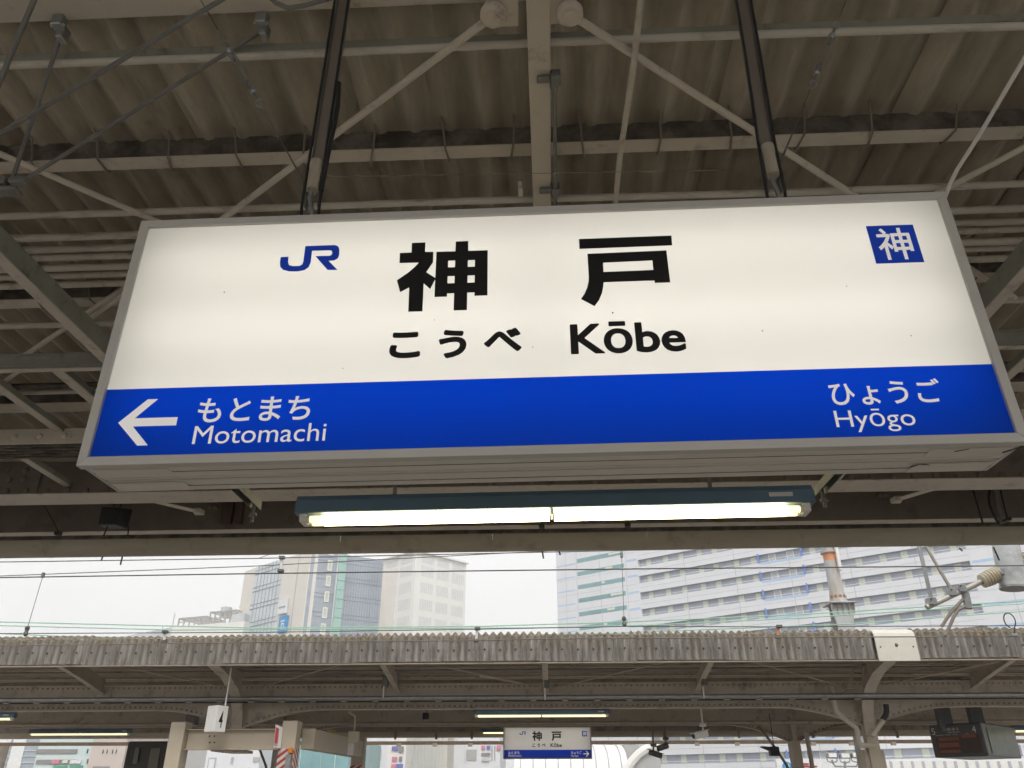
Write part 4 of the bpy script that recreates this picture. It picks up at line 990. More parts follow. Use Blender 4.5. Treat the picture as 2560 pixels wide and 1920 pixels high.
MB().tube((p.x + .02, 17.55, p.z + .07), (p.x + .02, 17.55, 3.0), .007, 6).build('stem', M['black'], t)
p = at(1064, 1790, Y=17.5)
t = thing('loudspeaker', p, 'tiny black loudspeaker under the opposite girder, left of the far lamp', 'loudspeaker')
MB().box(p.x - .06, p.x + .06, 17.45, 17.6, p.z - .07, p.z + .06).build('housing', M['black'], t, bevel=.015)
MB().tube((p.x + .02, 17.52, p.z + .06), (p.x + .02, 17.52, 3.58), .016, 6).build('stem', M['fsteel_d'], t)

# ------------------------------------------------------------------ departure board
A_, B2, C2 = at(2330, 1862, Y=17.5), at(2462, 1850, Y=16.6), at(2540, 1840, Y=18.0)
zt, zb = atz(2452, 1805, 16.6), atz(2468, 1890, 16.6)
t = thing('departure_board', ((A_.x + C2.x) / 2, 17.2, zb), 'dark departure display board with dull red rows and green tinted side', 'display')
q = [Vector((A_.x, A_.y, 0)), Vector((B2.x, B2.y, 0)), Vector((C2.x, C2.y, 0)), Vector((A_.x + C2.x - B2.x, A_.y + C2.y - B2.y, 0))]
up = lambda v, z: Vector((v.x, v.y, z))
MB().hexa([up(v, zb) for v in q], [up(v, zt) for v in q]).build('casing', M['board'], t, bevel=.02)
def face(a, b, f0, f1, h0, h1, m, nm, off=.012):
    d = b - a; L_ = d.length; d = d.normalized(); n = Vector((d.y, -d.x, 0)); H = zt - zb
    o = up(a, zb); w = [o + d * L_ * u + Vector((0, 0, H * v)) for u, v in ((f0, h0), (f1, h0), (f1, h1), (f0, h1))]
    return MB().hexa([v + n * .002 for v in w], [v + n * off for v in w]).build(nm, M[m], t)
M['led_d'] = mat('led_backing', (.085, .06, .052), .4, var=.1)
face(q[0], q[1], .10, .93, .10, .62, 'led_d', 'screen', .006)
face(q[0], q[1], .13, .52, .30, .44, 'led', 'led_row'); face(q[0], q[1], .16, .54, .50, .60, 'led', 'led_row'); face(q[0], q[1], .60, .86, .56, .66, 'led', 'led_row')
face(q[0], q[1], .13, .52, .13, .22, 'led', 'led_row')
M['grey_print'] = mat('grey_print', (.35, .35, .35), .5)
for f0, f1 in ((.27, .34), (.36, .43), (.45, .51), (.54, .57)): face(q[0], q[1], f0, f1, .80, .88, 'grey_print', 'header_print', .005)
face(q[0], q[1], .35, .58, .735, .76, 'grey_print', 'header_print', .005)
for f0, f1 in ((.10, .27), (.30, .40), (.45, .53), (.68, .74)): face(q[0], q[1], f0, f1, .665, .685, 'grey_print', 'column_print', .005)
d = (q[1] - q[0]); L_ = d.length; d.normalize(); nn = Vector((d.y, -d.x, 0))
for ch, u in (('5', .05), ('4', .82)):
    mb = MB(); lettering(mb, ch, [L_ * u, L_ * (u + .07), (zt - zb) * .70, (zt - zb) * .90], .004, .0, up(q[0], zb), d, (0, 0, 1), nn); mb.build('number', M['white'], t)
face(q[1], q[2], .12, .78, .10, .86, 'screen', 'side_screen')
for px in (2357, 2437):
    x = atx(px, 1790, 17.3); MB().box(x - .13, x + .13, 17.2, 17.35, zt - .1, 3.6).build('support', M['board'], t, bevel=.01)

# ------------------------------------------------------------------ overhead line: wires
def wire(pts, Y, r, m, label, name='overhead_wire', cat='wire'):
    q = [at(px, py, Y=Y) for px, py in pts]
    q = [q[0] - (q[1] - q[0]).normalized() * 12] + q + [q[-1] + (q[-1] - q[-2]).normalized() * 12]
    o = q[len(q) // 2].copy()
    return tag(MB().path(q, r, 6).build(name, M[m], origin=o, smooth=True), label, cat, 'overhead line wires')
wire([(0, 1405), (640, 1396), (1100, 1386)], 10.2, .007, 'copper', 'topmost wire close under the gutter at the left')
wire([(0, 1440), (640, 1415), (1200, 1386)], 10.6, .006, 'copper', 'thin grey wire climbing rightwards to the gutter')
wire([(0, 1444), (640, 1434), (1200, 1427), (1700, 1421), (2000, 1419), (2560, 1414)], 10.4, .0085, 'wire', 'thick dark wire crossing the towers below the gutter')
wire([(0, 1584), (640, 1581), (1200, 1573), (1562, 1566), (1940, 1567), (2560, 1564)], 11.6, .0065, 'wire', 'dark wire just above the scalloped edge of the opposite roof')
wire([(0, 1614), (640, 1606), (1200, 1601), (1360, 1597), (2000, 1593), (2560, 1591)], 11.4, .0085, 'copper', 'pale wire crossing the corrugated fascia of the opposite canopy')
for i, (pts, Y) in enumerate((([(0, 1555), (640, 1570), (1200, 1566), (1562, 1555), (2000, 1536), (2560, 1502)], 25.), ([(0, 1564), (434, 1575), (1360, 1569), (1650, 1562), (2000, 1545), (2560, 1509)], 25.4),
                             ([(0, 1584), (140, 1590), (640, 1600), (1500, 1584), (2120, 1560), (2560, 1528)], 26.))):
    wire(pts, Y, .017, 'green', ('upper', 'middle', 'lowest')[i] + ' green cable sagging in front of the towers')
# droppers and clamps
def dropper(pts, Y, label, ball=True, ins='white'):
    q = [at(px, py, Y=Y) for px, py in pts]
    t = thing('dropper', q[-1], label, 'dropper', 'droppers of the overhead line')
    MB().tube(q[0], q[-1], .0045, 5).build('wire', M['copper'], t)
    for k, p in ((0, q[0]), (1, q[-1])):
        MB().box(p.x - .02, p.x + .02, p.y - .02, p.y + .02, p.z - .04, p.z + .03).build('clamp', M['copper'], t, bevel=.006)
    if ball:
        MB().lathe([(.012, 0), (.03, .02), (.03, .05), (.014, .07), (.03, .09), (.03, .12), (.012, .14)], q[-1] - Vector((0, 0, .1)), (0, 0, 1), 10).build('weight', M['wire'], t, smooth=True)
dropper([(108, 1437), (68, 1572)], 10.6, 'slanting thin dropper wire at the far left of the sky gap')
dropper([(1554, 1387), (1560, 1548)], 11.0, 'vertical dropper wire with round weights before the white building')
def clampbar(px, y0, y1, Y, m, label):
    a, b = at(px, y0, Y=Y), at(px - 3, y1, Y=Y)
    t = thing('line_clamp', b, label, 'clamp', 'clamps of the overhead line')
    MB().bar(b, a, .035, .02, (0, 1, 0)).build('bar', M[m], t, bevel=.004)
    for p in (a, b): MB().box(p.x - .035, p.x + .045, Y - .03, Y + .03, p.z - .02, p.z + .02).build('jaw', M['wire'], t, bevel=.005)
clampbar(704, 1394, 1427, 10.4, 'white', 'white clamp bar joining two wires before the glass tower')
clampbar(412, 1580, 1604, 11.5, 'white', 'white clamp on the wire above the fascia, far left')
clampbar(1193, 1572, 1602, 11.5, 'white', 'white clamp on the wire above the fascia near the middle')
M['orange'] = mat('orange_enamel', (.60, .27, .14), .5, var=.1)
clampbar(1947, 1566, 1592, 11.5, 'orange', 'orange clamp on the wire above the fascia left of the mast')
t = thing('wire_ring', at(2526, 1590, Y=11.4), 'dark ring of spare wire standing on the fascia wire at far right', 'wire')
c_ = at(2524, 1551, Y=11.4)
MB().path([c_ + Vector((.075 * math.sin(a * .1 - .3), 0, .1 * math.cos(a * .1 - .3))) for a in range(-26, 28, 3)] + [at(2536, 1570, Y=11.4), at(2537, 1590, Y=11.4)], .008, 6).build('ring', M['black'], t, smooth=True)
p = at(2535, 1588, Y=11.4); MB().box(p.x - .04, p.x + .04, 11.37, 11.43, p.z - .025, p.z + .02).build('clamp', M['galv'], t, bevel=.006)

# ------------------------------------------------------------------ bracket with insulator, upper right of the gap
z4 = lambda x, y, Y=10.6: at(1920 + x * .28933, 1360 + y * .28933, Y=Y)
t = thing('line_bracket', z4(2100, 390), 'line support bracket with ribbed cream insulator and hanging grey tube', 'bracket')
a, b = z4(2040, -60), z4(2125, 380)
MB().lathe([(.165, 0), (.165, (b - a).length), (.15, (b - a).length), (.15, .02)], a, (b - a), 20).build('drop_tube', mat('white_grey_tube', (.50, .52, .53), .5, .2, var=.12, scale=4, dirt=(.3, .29, .27), dscale=4, damt=.4), t, smooth=True)
MB().lathe([(.172, -.012), (.172, .014)], b, (b - a), 20).build('tube_rim', M['galv'], t, smooth=True)
i0, i1 = z4(1845, 325), z4(2000, 250)
prof = []; L_ = (i1 - i0).length
for k in range(7): prof += [(.055, L_ * (k + .05) / 7), (.105 - abs(k - 3) * .004, L_ * (k + .35) / 7), (.105 - abs(k - 3) * .004, L_ * (k + .55) / 7), (.055, L_ * (k + .95) / 7)]
M['porc'] = mat('cream_porcelain', (.60, .54, .42), .25, var=.06)
MB().lathe(prof, i0, (i1 - i0), 18).build('insulator', M['porc'], t, smooth=True)
M['galv_w'] = mat('pale_zinc_tube', (.42, .40, .36), .5, .35, var=.15)
MB().tube(z4(1370, 548), z4(1850, 322), .036, 12).build('arm_tube', M['galv_w'], t, smooth=True)
MB().box(i1.x - .03, i1.x + .16, 10.5, 10.7, i1.z - .05, i1.z + .05).build('end_fitting', M['galv'], t, bevel=.015)
MB().tube(z4(1305, 20), z4(1415, 490), .027, 8).build('stay_tube', M['galv'], t, smooth=True)
MB().tube(z4(1365, 20), z4(1595, 415), .023, 8).build('stay_tube', M['galv_w'], t, smooth=True)
for x, y in ((1410, 500), (1585, 420), (1665, 388)):
    p = z4(x, y); MB().box(p.x - .05, p.x + .05, 10.54, 10.66, p.z - .05, p.z + .05).tube(p + Vector((-.02, -.09, .03)), p + Vector((-.02, .07, .03)), .014, 6).build('clamp', M['galv'], t, bevel=.012)
q0, q1 = z4(1710, 410), z4(1740, 560)
MB().bar(q1, q0, .10, .05, (0, 1, 0)).build('hanger_plate', M['galv'], t, bevel=.012)
M['brown_r'] = mat('zinc_rod_brown', (.24, .20, .165), .55, .2, var=.2)
MB().path([z4(1685, 480), z4(1650, 515), z4(1575, 600), z4(1500, 712)], .021, 8).build('steady_arm', M['brown_r'], t, smooth=True)
MB().path([z4(1700, 540), z4(1640, 570), z4(1600, 640), z4(1575, 700), z4(1530, 795)], .021, 8).build('steady_arm', M['brown_r'], t, smooth=True)
i0, i1 = z4(2130, 170), z4(2290, 120)
prof = []
for k in range(5): prof += [(.055, .26 * (k + .05) / 5), (.105, .26 * (k + .35) / 5), (.105, .26 * (k + .55) / 5), (.055, .26 * (k + .95) / 5)]
MB().lathe(prof, i0, (i1 - i0), 18).build('insulator', M['porc'], t, smooth=True)
MB().box(i0.x - .13, i0.x + .02, 10.52, 10.62, i0.z - .06, i0.z + .02).build('end_fitting', M['galv'], t, bevel=.015)
MB().tube(z4(2140, 40), z4(2230, 170), .022, 8).build('stay_tube', M['brown_r'], t, smooth=True)

# ------------------------------------------------------------------ mast beyond the opposite canopy
YM = 27.
ma = lambda x, y: z4(x, y, YM)
bot = ma(640, 760); base = Vector((ma(632, 620).x, YM, -1.1))
t = thing('line_mast', base, 'grey rust stained line mast with an orange band behind the opposite roof', 'mast')
M['mast'] = mat('rust_stained_steel', (.40, .41, .42), .55, .1, var=.12, scale=2, stretch=(1, 1, .3), dirt=(.36, .25, .15), dscale=1.8, damt=.5, dstretch=(2.5, 2.5, .35))
xm = base.x; zf = ma(590, 515).z; zt = ma(500, 150).z
MB().lathe([(.30, 0), (.285, .05), (.232, .42), (.225, zt - zf)], (xm, YM, zf), (0, 0, 1), 18).build('upper_tube', M['mast'], t, smooth=True)
zo = ma(495, 85).z
MB().lathe([(.222, 0), (.222, zo - zt)], (xm, YM, zt + .001), (0, 0, 1), 18).build('orange_band', M['orange'], t, smooth=True)
MB().lathe([(.29, 0), (.29, .07), (.225, .08), (.225, 3.)], (xm, YM, zo + .002), (0, 0, 1), 18).build('top_collar', M['mast'], t, smooth=True)
MB().box(xm - .42, xm + .42, YM - .42, YM + .42, zf - .05, zf - .001).build('flange_plate', M['mast'], t, bevel=.008)
MB().box(xm - .24, xm + .24, YM - .012, YM + .012, -1.1, zf - .051).build('web', M['mast'], t)
for s in (-1, 1): MB().box(xm - .27, xm + .27, YM + s * .25 - .01, YM + s * .25 + .01, -1.1, zf - .0515).build('column_flange', M['mast'], t)
for k in range(5):
    x = xm - .36 + k * .18; MB().add([(x, YM - .41, zf - .052), (x, YM - .262, zf - .052), (x, YM - .262, zf - .52)], [(0, 1, 2)]).build('rib', M['mast'], t)
for s in (-1, 1): MB().add([(xm + s * .41, YM - .25, zf - .052), (xm + s * .25, YM - .25, zf - .052), (xm + s * .27, YM - .25, zf - .7)], [(0, 1, 2)]).build('rib', M['mast'], t)
for k in range(5):
    an = -math.pi / 2 + (k - 2) * .55
    MB().lathe([(.055, 0), (.055, .01)], (xm + .262 * math.cos(an), YM + .262 * math.sin(an), zf + .2), (math.cos(an), math.sin(an), 0), 10).build('hand_hole', mat('rust', (.30, .18, .09), .8) if k == 0 else bpy.data.materials['rust'], t)
p = ma(578, 120); MB().box(p.x - .05, p.x + .05, YM - .35, YM - .2, p.z - .5, p.z + .35).build('cable_clamp', M['white'], t, bevel=.02)

# ------------------------------------------------------------------ buildings behind
M['b_white'] = mat('white_cladding', (.70, .71, .74), .5, var=.03, scale=.3)
M['b_cream'] = mat('cream_tile', (.68, .645, .59), .6, var=.04, scale=.5)
M['b_pale'] = mat('pale_concrete', (.76, .745, .71), .6, var=.03, scale=.4)
M['b_pane'] = mat('pale_blue_pane', (.55, .60, .63), .3, var=.10, scale=.2)
M['b_glass'] = mat('blue_glass', (.34, .38, .43), .18, var=.25, scale=.12)
M['b_teal'] = mat('teal_glass', (.20, .36, .38), .2, var=.25, scale=.15)
M['b_green'] = mat('green_glass', (.33, .52, .46), .3, var=.08, scale=.5)
M['b_slot'] = mat('grey_window', (.50, .53, .54), .35, var=.12, scale=.3)
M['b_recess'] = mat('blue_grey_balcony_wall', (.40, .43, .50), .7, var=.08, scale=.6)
M['b_blue'] = mat('blue_stripe', (.16, .27, .62), .5)
M['b_lblue'] = mat('pale_blue_stripe', (.42, .56, .76), .5)
M['b_win'] = mat('cream_window', (.66, .68, .58), .4, var=.05, scale=2)
M['b_frame'] = mat('white_window_frame', (.75, .76, .76), .5)
M['b_dark'] = mat('dark_mullion', (.24, .27, .31), .5)
M['b_line'] = mat('panel_joint', (.42, .43, .46), .7)

M['b_slot2'] = mat('pale_grey_window', (.60, .61, .60), .35, var=.08, scale=.3)
class Facade:
    """vertical plane through the point P with direction d (left to right as seen); x along, y inwards, z up"""
    def __init__(s, px, Y, ang):
        s.P = at(px, 1440, Y=Y); s.d = Vector((math.cos(ang), math.sin(ang), 0)); s.ang = ang
    def sz(s, px, py):
        r = ray(px, py); n = Vector((s.d.y, -s.d.x, 0)); t = n.dot(Vector((s.P.x, s.P.y, 0))) / n.dot(r)
        p = EYE + r * t; return (Vector((p.x, p.y, 0)) - Vector((s.P.x, s.P.y, 0))).dot(s.d), p.z
    def s(s, px, py=1440): return s.sz(px, py)[0]
    def z(s, px, py): return s.sz(px, py)[1] + 1.15

def building(name, F, label): return thing(name, (F.P.x, F.P.y, -1.15), label, 'building', None, F.ang)
def bpart(mb, name, m, par, **kw): return mb.build(name, M[m], par, local=True, **kw)

# white building with long balcony bands
FC = Facade(1597, 155, math.atan2(-.588, .809))
C_ = building('apartment_building', FC, 'big white building with slanting rows of grey balcony bands and blue strips')
R0, R1, TOP = 0., 57.5, 62.
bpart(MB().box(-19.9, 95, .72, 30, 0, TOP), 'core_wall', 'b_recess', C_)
bpart(MB().box(-19.9, R0, 0, .71, 0, TOP), 'end_wall', 'b_white', C_)
bpart(MB().box(R1, 95, 0, .71, 0, TOP), 'end_wall', 'b_white', C_)
bpart(MB().box(-19.92, -19.905, 0, 30, 0, TOP), 'side_wall', 'b_white', C_)
wm = MB(); wm.box(-.5, .5, 0, .06, 0, 1.22)
win = wm.mesh('window', M['b_win'])
fm = MB()
fm.cur = 1; fm.box(-.66, -.5, -.04, .06, -.1, 1.26).box(.5, .66, -.04, .06, -.1, 1.26).box(-.5, .5, -.04, .06, 1.16, 1.26).box(-.5, .5, -.04, .06, -.1, 0)
fm.cur = 0; fm.box(-.5, .5, .02, .05, 0, 1.16)
winf = fm.mesh('window', [M['b_slot'], M['b_frame']])
cent = [2, 5.9, 9.2, 13.1, 16.2, 20.2, 23.4]; cent2 = [26.9, 30.2]; cent3 = [34.2, 38.0, 41.3, 45.2, 48.4, 52.3, 55.6]
joints = MB()
for k in range(-10, 12):
    T = 39.1 + 1.15 - 3.2 * k
    if T < 4: break
    if T > 61: continue
    zb_ = T - 3.2 ; zt_ = T - 1.4
    sp = bpart(MB().box(R0 + .002, R1 - .002, 0, .28, max(zb_, 0), zt_), 'spandrel', 'b_white', C_)
    bpart(MB().box(R0 + .01, R1 - .01, 0.29, .71, max(zb_, 0) + 1.5, max(zb_, 0) + 1.79), 'slab', 'b_white', sp)
    bpart(MB().box(R0, R1, .05, .12, zt_ + .32, zt_ + .40), 'handrail', 'b_frame', sp)
    joints.box(R0, R1, -.012, -.002, zt_ - .92, zt_ - .87)
    for s in range(1, 6): joints.box(s * 10 - .04, s * 10 + .04, -.012, -.002, zb_, zt_)
    bpart(MB().box(24.7, 32.3, -.02, -.003, zt_ - .42, zt_ - .05), 'blue_sill', 'b_lblue', C_)
    for s in (24.4, 32.2): bpart(MB().box(s, s + .3, -.05, .27, zt_ - .1, T + .25), 'blue_strip', 'b_blue', C_)
    for c_ in cent + cent3: inst('window', win, C_, (c_ + random.uniform(-.1, .1), .64, T - 1.28), local=True)
    for c_ in cent2: inst('window', winf, C_, (c_, .64, T - 1.28), local=True)
    bpart(MB().box(-2.6, -.15, -.012, -.002, T - .02, T + .4), 'blue_line', 'b_lblue', C_)
    bpart(MB().box(R1 + .3, R1 + 7, -.012, -.002, T - .5, T - .1), 'blue_line', 'b_lblue', C_)
    joints.box(-19.9, -.1, -.012, -.002, T - 1.5, T - 1.45); joints.box(R1, 90, -.012, -.002, T - 1.5, T - 1.45)
for s in (-17.5, -14.7, -9, -2.8, 62, 68, 75): joints.box(s - .04, s + .04, -.012, -.002, 0, TOP)
joints.build('panel_joints', M['b_line'], C_, local=True, kind='stuff')
for k in range(-10, 15):
    zt_ = 44.9 + 1.15 - 2.75 * k
    if zt_ < 8: break
    if zt_ > 61: continue
    w_ = bpart(MB().box(-14.5, -3.2, -.03, -.004, zt_ - .85, zt_), 'window', 'b_teal', C_)
    bpart(MB().box(-14.5 + 4.2, -14.5 + 4.5, -.05, -.031, zt_ - .85, zt_), 'mullion', 'b_dark', w_)
    bpart(MB().box(-14.5 + 7.8 - (k % 3), -14.5 + 10.6 - (k % 3) * 2, -.05, -.031, zt_ - .5, zt_ - .08), 'blind', 'b_win', w_)
    bpart(MB().box(-19.9, -15.2, -.012, -.003, zt_ - 1.0, zt_ - .75), 'blue_line', 'b_lblue', C_)

# glass tower
F1 = Facade(770, 150, math.atan2(-.643, .766)); F2 = Facade(770, 150, math.atan2(.56, .83))
B_ = building('office_tower', F1, 'tall tower with cream walls, blue glass and a green vertical strip')
sl0 = F1.s(611); H = 45.
bpart(MB().box(sl0, -.03, 0, 22, 0, H - .05), 'wall', 'b_cream', B_)
g0, g1 = F1.s(638), F1.s(705)
w_ = bpart(MB().box(g0, g1, -.06, -.004, 0, H), 'window_wall', 'b_pane', B_)
mu = MB()
for k in range(1, 8): mu.box(g0 + (g1 - g0) * k / 8 - .06, g0 + (g1 - g0) * k / 8 + .06, -.11, -.061, 0, H)
for k in range(30): mu.box(g0, g1, -.125, -.0625, k * 3.6, k * 3.6 + .18).box(g0, g1, -.125, -.0625, k * 3.6 + .9, k * 3.6 + 1.02)
mu.build('mullions', M['b_dark'], w_, local=True, kind='stuff')
bpart(MB().box(F1.s(742), F1.s(744), -.03, -.004, 0, H), 'joint', 'b_line', B_)
M['ad_w'] = mat('white_signboard', (.72, .72, .74), .5); M['ad_b'] = mat('blue_signboard', (.06, .28, .60), .5)
for nm, py0, py1, m in (('white', 1500, 1535, 'ad_w'), ('blue', 1542, 1582, 'ad_b')):
    a0, a1 = F1.s(700, (py0 + py1) / 2) + .2, F1.s(721, (py0 + py1) / 2)
    z0, z1 = F1.z(710, py1), F1.z(710, py0)
    b_ = bpart(MB().box(a0, a1, -.5, -.13, z0, z1), 'signboard', m, B_, label='%s rooftop style signboard on the tower wall' % nm)
    if nm == 'blue': mb = MB(); lettering(mb, '万', [a0 + (a1 - a0) * .22, a0 + (a1 - a0) * .78, z0 + (z1 - z0) * .15, z0 + (z1 - z0) * .75], -.52, .03); mb.build('lettering', M['ad_w'], b_, local=True)
    else:
        for k, (u0, u1) in enumerate(((.12, .3), (.36, .56), (.62, .88))): bpart(MB().box(a0 + (a1 - a0) * u0, a0 + (a1 - a0) * u1, -.52, -.501, z0 + (z1 - z0) * .38, z0 + (z1 - z0) * .52), 'print', 'b_dark', b_)
# right side of the tower, in its own frame, attached as a wing
T2 = building('tower_wing', F2, 'blue glass side of the tower with pale framed windows and a green strip')
s0, s1 = 0, F2.s(956)
bpart(MB().box(.02, s1, .0, 20, 0, H), 'wall', 'b_cream', T2)
ga, gb = F2.s(791), F2.s(838); gr0, gr1 = F2.s(843), F2.s(861)
bpart(MB().box(.25, F2.s(782), -.06, -.004, 0, H), 'window_wall', 'b_glass', T2)
w1 = bpart(MB().box(ga, gb, -.06, -.004, 0, H), 'window_wall', 'b_glass', T2)
w2 = bpart(MB().box(gr1 + .05, s1, -.06, -.004, 0, H), 'window_wall', 'b_glass', T2)
bpart(MB().box(gr0, gr1, -.5, -.004, 0, H), 'green_strip', 'b_green', T2)
bpart(MB().box(gb + .02, gr0 - .02, -.3, -.004, 0, H), 'grey_pier', 'b_slot', T2)
mu = MB()
for k in range(1, 15): x = gr1 + (s1 - gr1) * k / 15; mu.box(x - .05, x + .05, -.10, -.061, 0, H)
for k in range(30):
    z = k * 3.6; mu.box(gr1 + .05, s1, -.115, -.0615, z, z + .12).box(gr1 + .05, s1, -.115, -.0615, z + .8, z + .9)
    mu.box(ga, gb, -.115, -.0615, z, z + .12).box(ga, gb, -.115, -.0615, z + .8, z + .9); mu.box(gr0, gr1, -.56, -.51, z, z + .12).box(gr0, gr1, -.56, -.51, z + 1.8, z + 1.9)
mu.build('mullions', M['b_dark'], T2, local=True, kind='stuff')
pw_ = F2.s(826) - F2.s(814)
fm = MB(); hw_ = pw_ / 2; hh = 1.05
fm.cur = 1; fm.box(-hw_, -hw_ * .55, -.12, 0, -hh, hh).box(hw_ * .55, hw_, -.12, 0, -hh, hh).box(-hw_ * .55, hw_ * .55, -.12, 0, hh * .72, hh).box(-hw_ * .55, hw_ * .55, -.12, 0, -hh, -hh * .72)
fm.cur = 0; fm.box(-hw_ * .55, hw_ * .55, -.05, -.01, -hh * .72, hh * .72)
pwin = fm.mesh('window', [M['b_slot'], mat('pale_yellow_frame', (.70, .71, .60), .5)])
zw = [F2.z(817, py) for py in (1413, 1450, 1487, 1527, 1574)]
dzw = (zw[0] - zw[4]) / 4
for k in range(-6, 16):
    z = zw[0] - k * dzw
    if z > 3: inst('window', pwin, T2, (F2.s(817, 1480), -.07, z), local=True)

# cream tower
F3 = Facade(1037, 250, math.atan2(-.656, .755)); F4 = Facade(1037, 250, math.atan2(.755, .656))
ztop = F4.z(1168, 1411)
D1 = building('office_tower', F3, 'cream office tower with window grids standing right of the glass tower')
bpart(MB().box(F3.s(955), -.06, 0.03, 17.9, 0, ztop - .03), 'wall', 'b_pale', D1)
D2 = building('tower_wing', F4, 'right hand side of the cream office tower under its overhanging roof edge')
e1 = F4.s(1165); bpart(MB().box(.02, e1, .0, 18, 0, ztop - .02), 'wall', 'b_pale', D2)
bpart(MB().box(-.2, e1 + .6, -.8, 18, ztop, ztop + .5), 'roof_edge', 'b_pale', D2)
bpart(MB().box(F3.s(955) - .3, -.9, -.8, 17.5, ztop + .02, ztop + .45), 'roof_edge', 'b_pale', D1)
def bays(F, par, spans, n, zt, par_lbl=None):
    for a, b in spans:
        x0, x1 = F.s(a), F.s(b); mb = MB(); wd = (x1 - x0) / n
        for k in range(n): mb.box(k * wd + wd * .18, k * wd + wd * .82, -.05, -.004, 0, 3.4)
        me = mb.mesh('window', M['b_slot2']); k = 0
        while zt - 7.5 - k * 5.4 > 3: inst('window', me, par, (x0, 0, zt - 7.5 - k * 5.4), local=True); k += 1
        mb = MB()
        for k in range(n * 2): mb.box(x0 + (x1 - x0) * (k + .2) / (n * 2), x0 + (x1 - x0) * (k + .7) / (n * 2), -.06, -.004, zt - 3.2, zt - .8)
        mb.build('louvre_window', M['b_slot2'], par, local=True, kind='stuff')
bays(F4, D2, ((1052, 1084), (1092, 1122), (1130, 1160)), 7, ztop)
bays(F3, D1, ((966, 994), (1000, 1030)), 6, ztop)

# low building with roof frames, left
FA_ = Facade(470, 165, math.atan2(-.3, .95))
A_b = building('rooftop_block', FA_, 'low grey block with open roof frames left of the tower')
zA = FA_.z(500, 1562)
b0, b1 = FA_.s(434, 1550), FA_.s(612, 1550)
bpart(MB().box(b0, b1, 0, 14, 0, zA), 'wall', 'b_pale', A_b)
bpart(MB().prism([(FA_.s(300, 1590), 0), (b0, 0), (b0, zA), (FA_.s(300, 1590), FA_.z(310, 1592))], (0, 14, 0), (1, 0, 0), (0, 0, 1), 14), 'sloping_roof', 'b_slot', A_b)
def frame(px0, px1, py, y0, y1, n):
    x0, x1 = FA_.s(px0, 1550), FA_.s(px1, 1550); zt = FA_.z((px0 + px1) / 2, py); mb = MB()
    for yy in (y0, y1):
        mb.box(x0, x1, yy, yy + .25, zt - .3, zt).box(x0, x1, yy, yy + .2, (zt + zA) / 2, (zt + zA) / 2 + .2)
        for k in range(n + 1): x = x0 + (x1 - x0) * k / n; mb.box(x - .12, x + .12, yy, yy + .25, zA, zt)
    for k in range(n + 1): x = x0 + (x1 - x0) * k / n; mb.box(x - .1, x + .1, y0, y1, zt - .28, zt - .02)
    return mb.build('roof_frame', mat('frame_grey', (.42, .41, .40), .6) if 'frame_grey' not in bpy.data.materials else bpy.data.materials['frame_grey'], A_b, local=True, kind='stuff')
frame(438, 505, 1540, 1, 7, 5); frame(506, 570, 1522, 2, 9, 5)
bpart(MB().lathe([(1.2, 0), (1.2, 2.2)], (FA_.s(500, 1530), 8, FA_.z(500, 1527)), (0, 0, 1), 12), 'roof_tank', 'b_slot', A_b, smooth=True)
bpart(MB().box(FA_.s(570, 1550), FA_.s(602, 1550), 1, 9, zA, FA_.z(585, 1533)), 'stair_head', 'b_slot', A_b)
for px, py in ((362, 1553), (386, 1523)): bpart(MB().box(FA_.s(px, 1570) - .08, FA_.s(px, 1570) + .08, 5, 5.15, zA * .6, FA_.z(px, py)), 'antenna', 'b_slot', A_b)

# ------------------------------------------------------------------ lower strip of the town seen under the opposite canopy
def block(name, px0, px1, pytop, Y, m, label, dep=14.):
    a, b = at(px0, 1890, Y=Y), at(px1, 1890, Y=Y); z = atz((px0 + px1) / 2, pytop, Y)
    t = thing(name, ((a.x + b.x) / 2, Y, -1.15), label, 'building')
    MB().box(a.x, b.x, Y, Y + dep, -1.15, z).build('wall', m if not isinstance(m, str) else M[m], t)
    return t
def on(t, px0, px1, py0, py1, Y, m, nm, off=.05):
    a, b = at(px0, py1, Y=Y), at(px1, py0, Y=Y)
    return MB().box(a.x, b.x, Y - off, Y - .003, a.z, b.z).build(nm, M[m] if isinstance(m, str) else m, t)
M['n_mint'] = mat('mint_white_wall', (.56, .66, .65), .6, var=.03, scale=.4); M['n_pink'] = mat('pinkish_wall', (.55, .48, .44), .7, var=.05, scale=.4)
M['n_band'] = mat('grey_band', (.26, .24, .24), .6); M['n_grn'] = mat('green_board', (.10, .34, .22), .5); M['n_pinkb'] = mat('pink_board', (.62, .22, .30), .5)
M['n_win'] = mat('dark_window', (.10, .11, .12), .3); M['n_grey'] = mat('grey_wall', (.40, .40, .39), .7, var=.08, scale=.5)
M['n_bl'] = mat('blue_board', (.16, .18, .45), .5); M['n_rib'] = mat('ribbed_cream_wall', (.56, .53, .47), .7, var=.06, scale=.4)
t = block('glass_building', -60, 92, 1800, 95, 'b_glass', 'blue glass building at the lower left corner below the canopy')
for py in (1876, 1890, 1906): on(t, -60, 92, py, py + 1.6, 95, 'b_frame', 'transom', .1)
for px in (10, 48): on(t, px, px + 1.6, 1800, 1925, 95, 'b_frame', 'mullion', .12)
on(t, 22, 55, 1907, 1925, 95, 'b_pale', 'pale_panel', .2)
t = block('shop_building', 90, 226, 1815, 88, 'n_mint', 'mint white shop building with grey bands and coloured shop boards')
for a, b in ((1873, 1884), (1899, 1910)): on(t, 90, 195, a, b, 88, 'n_band', 'band', .1)
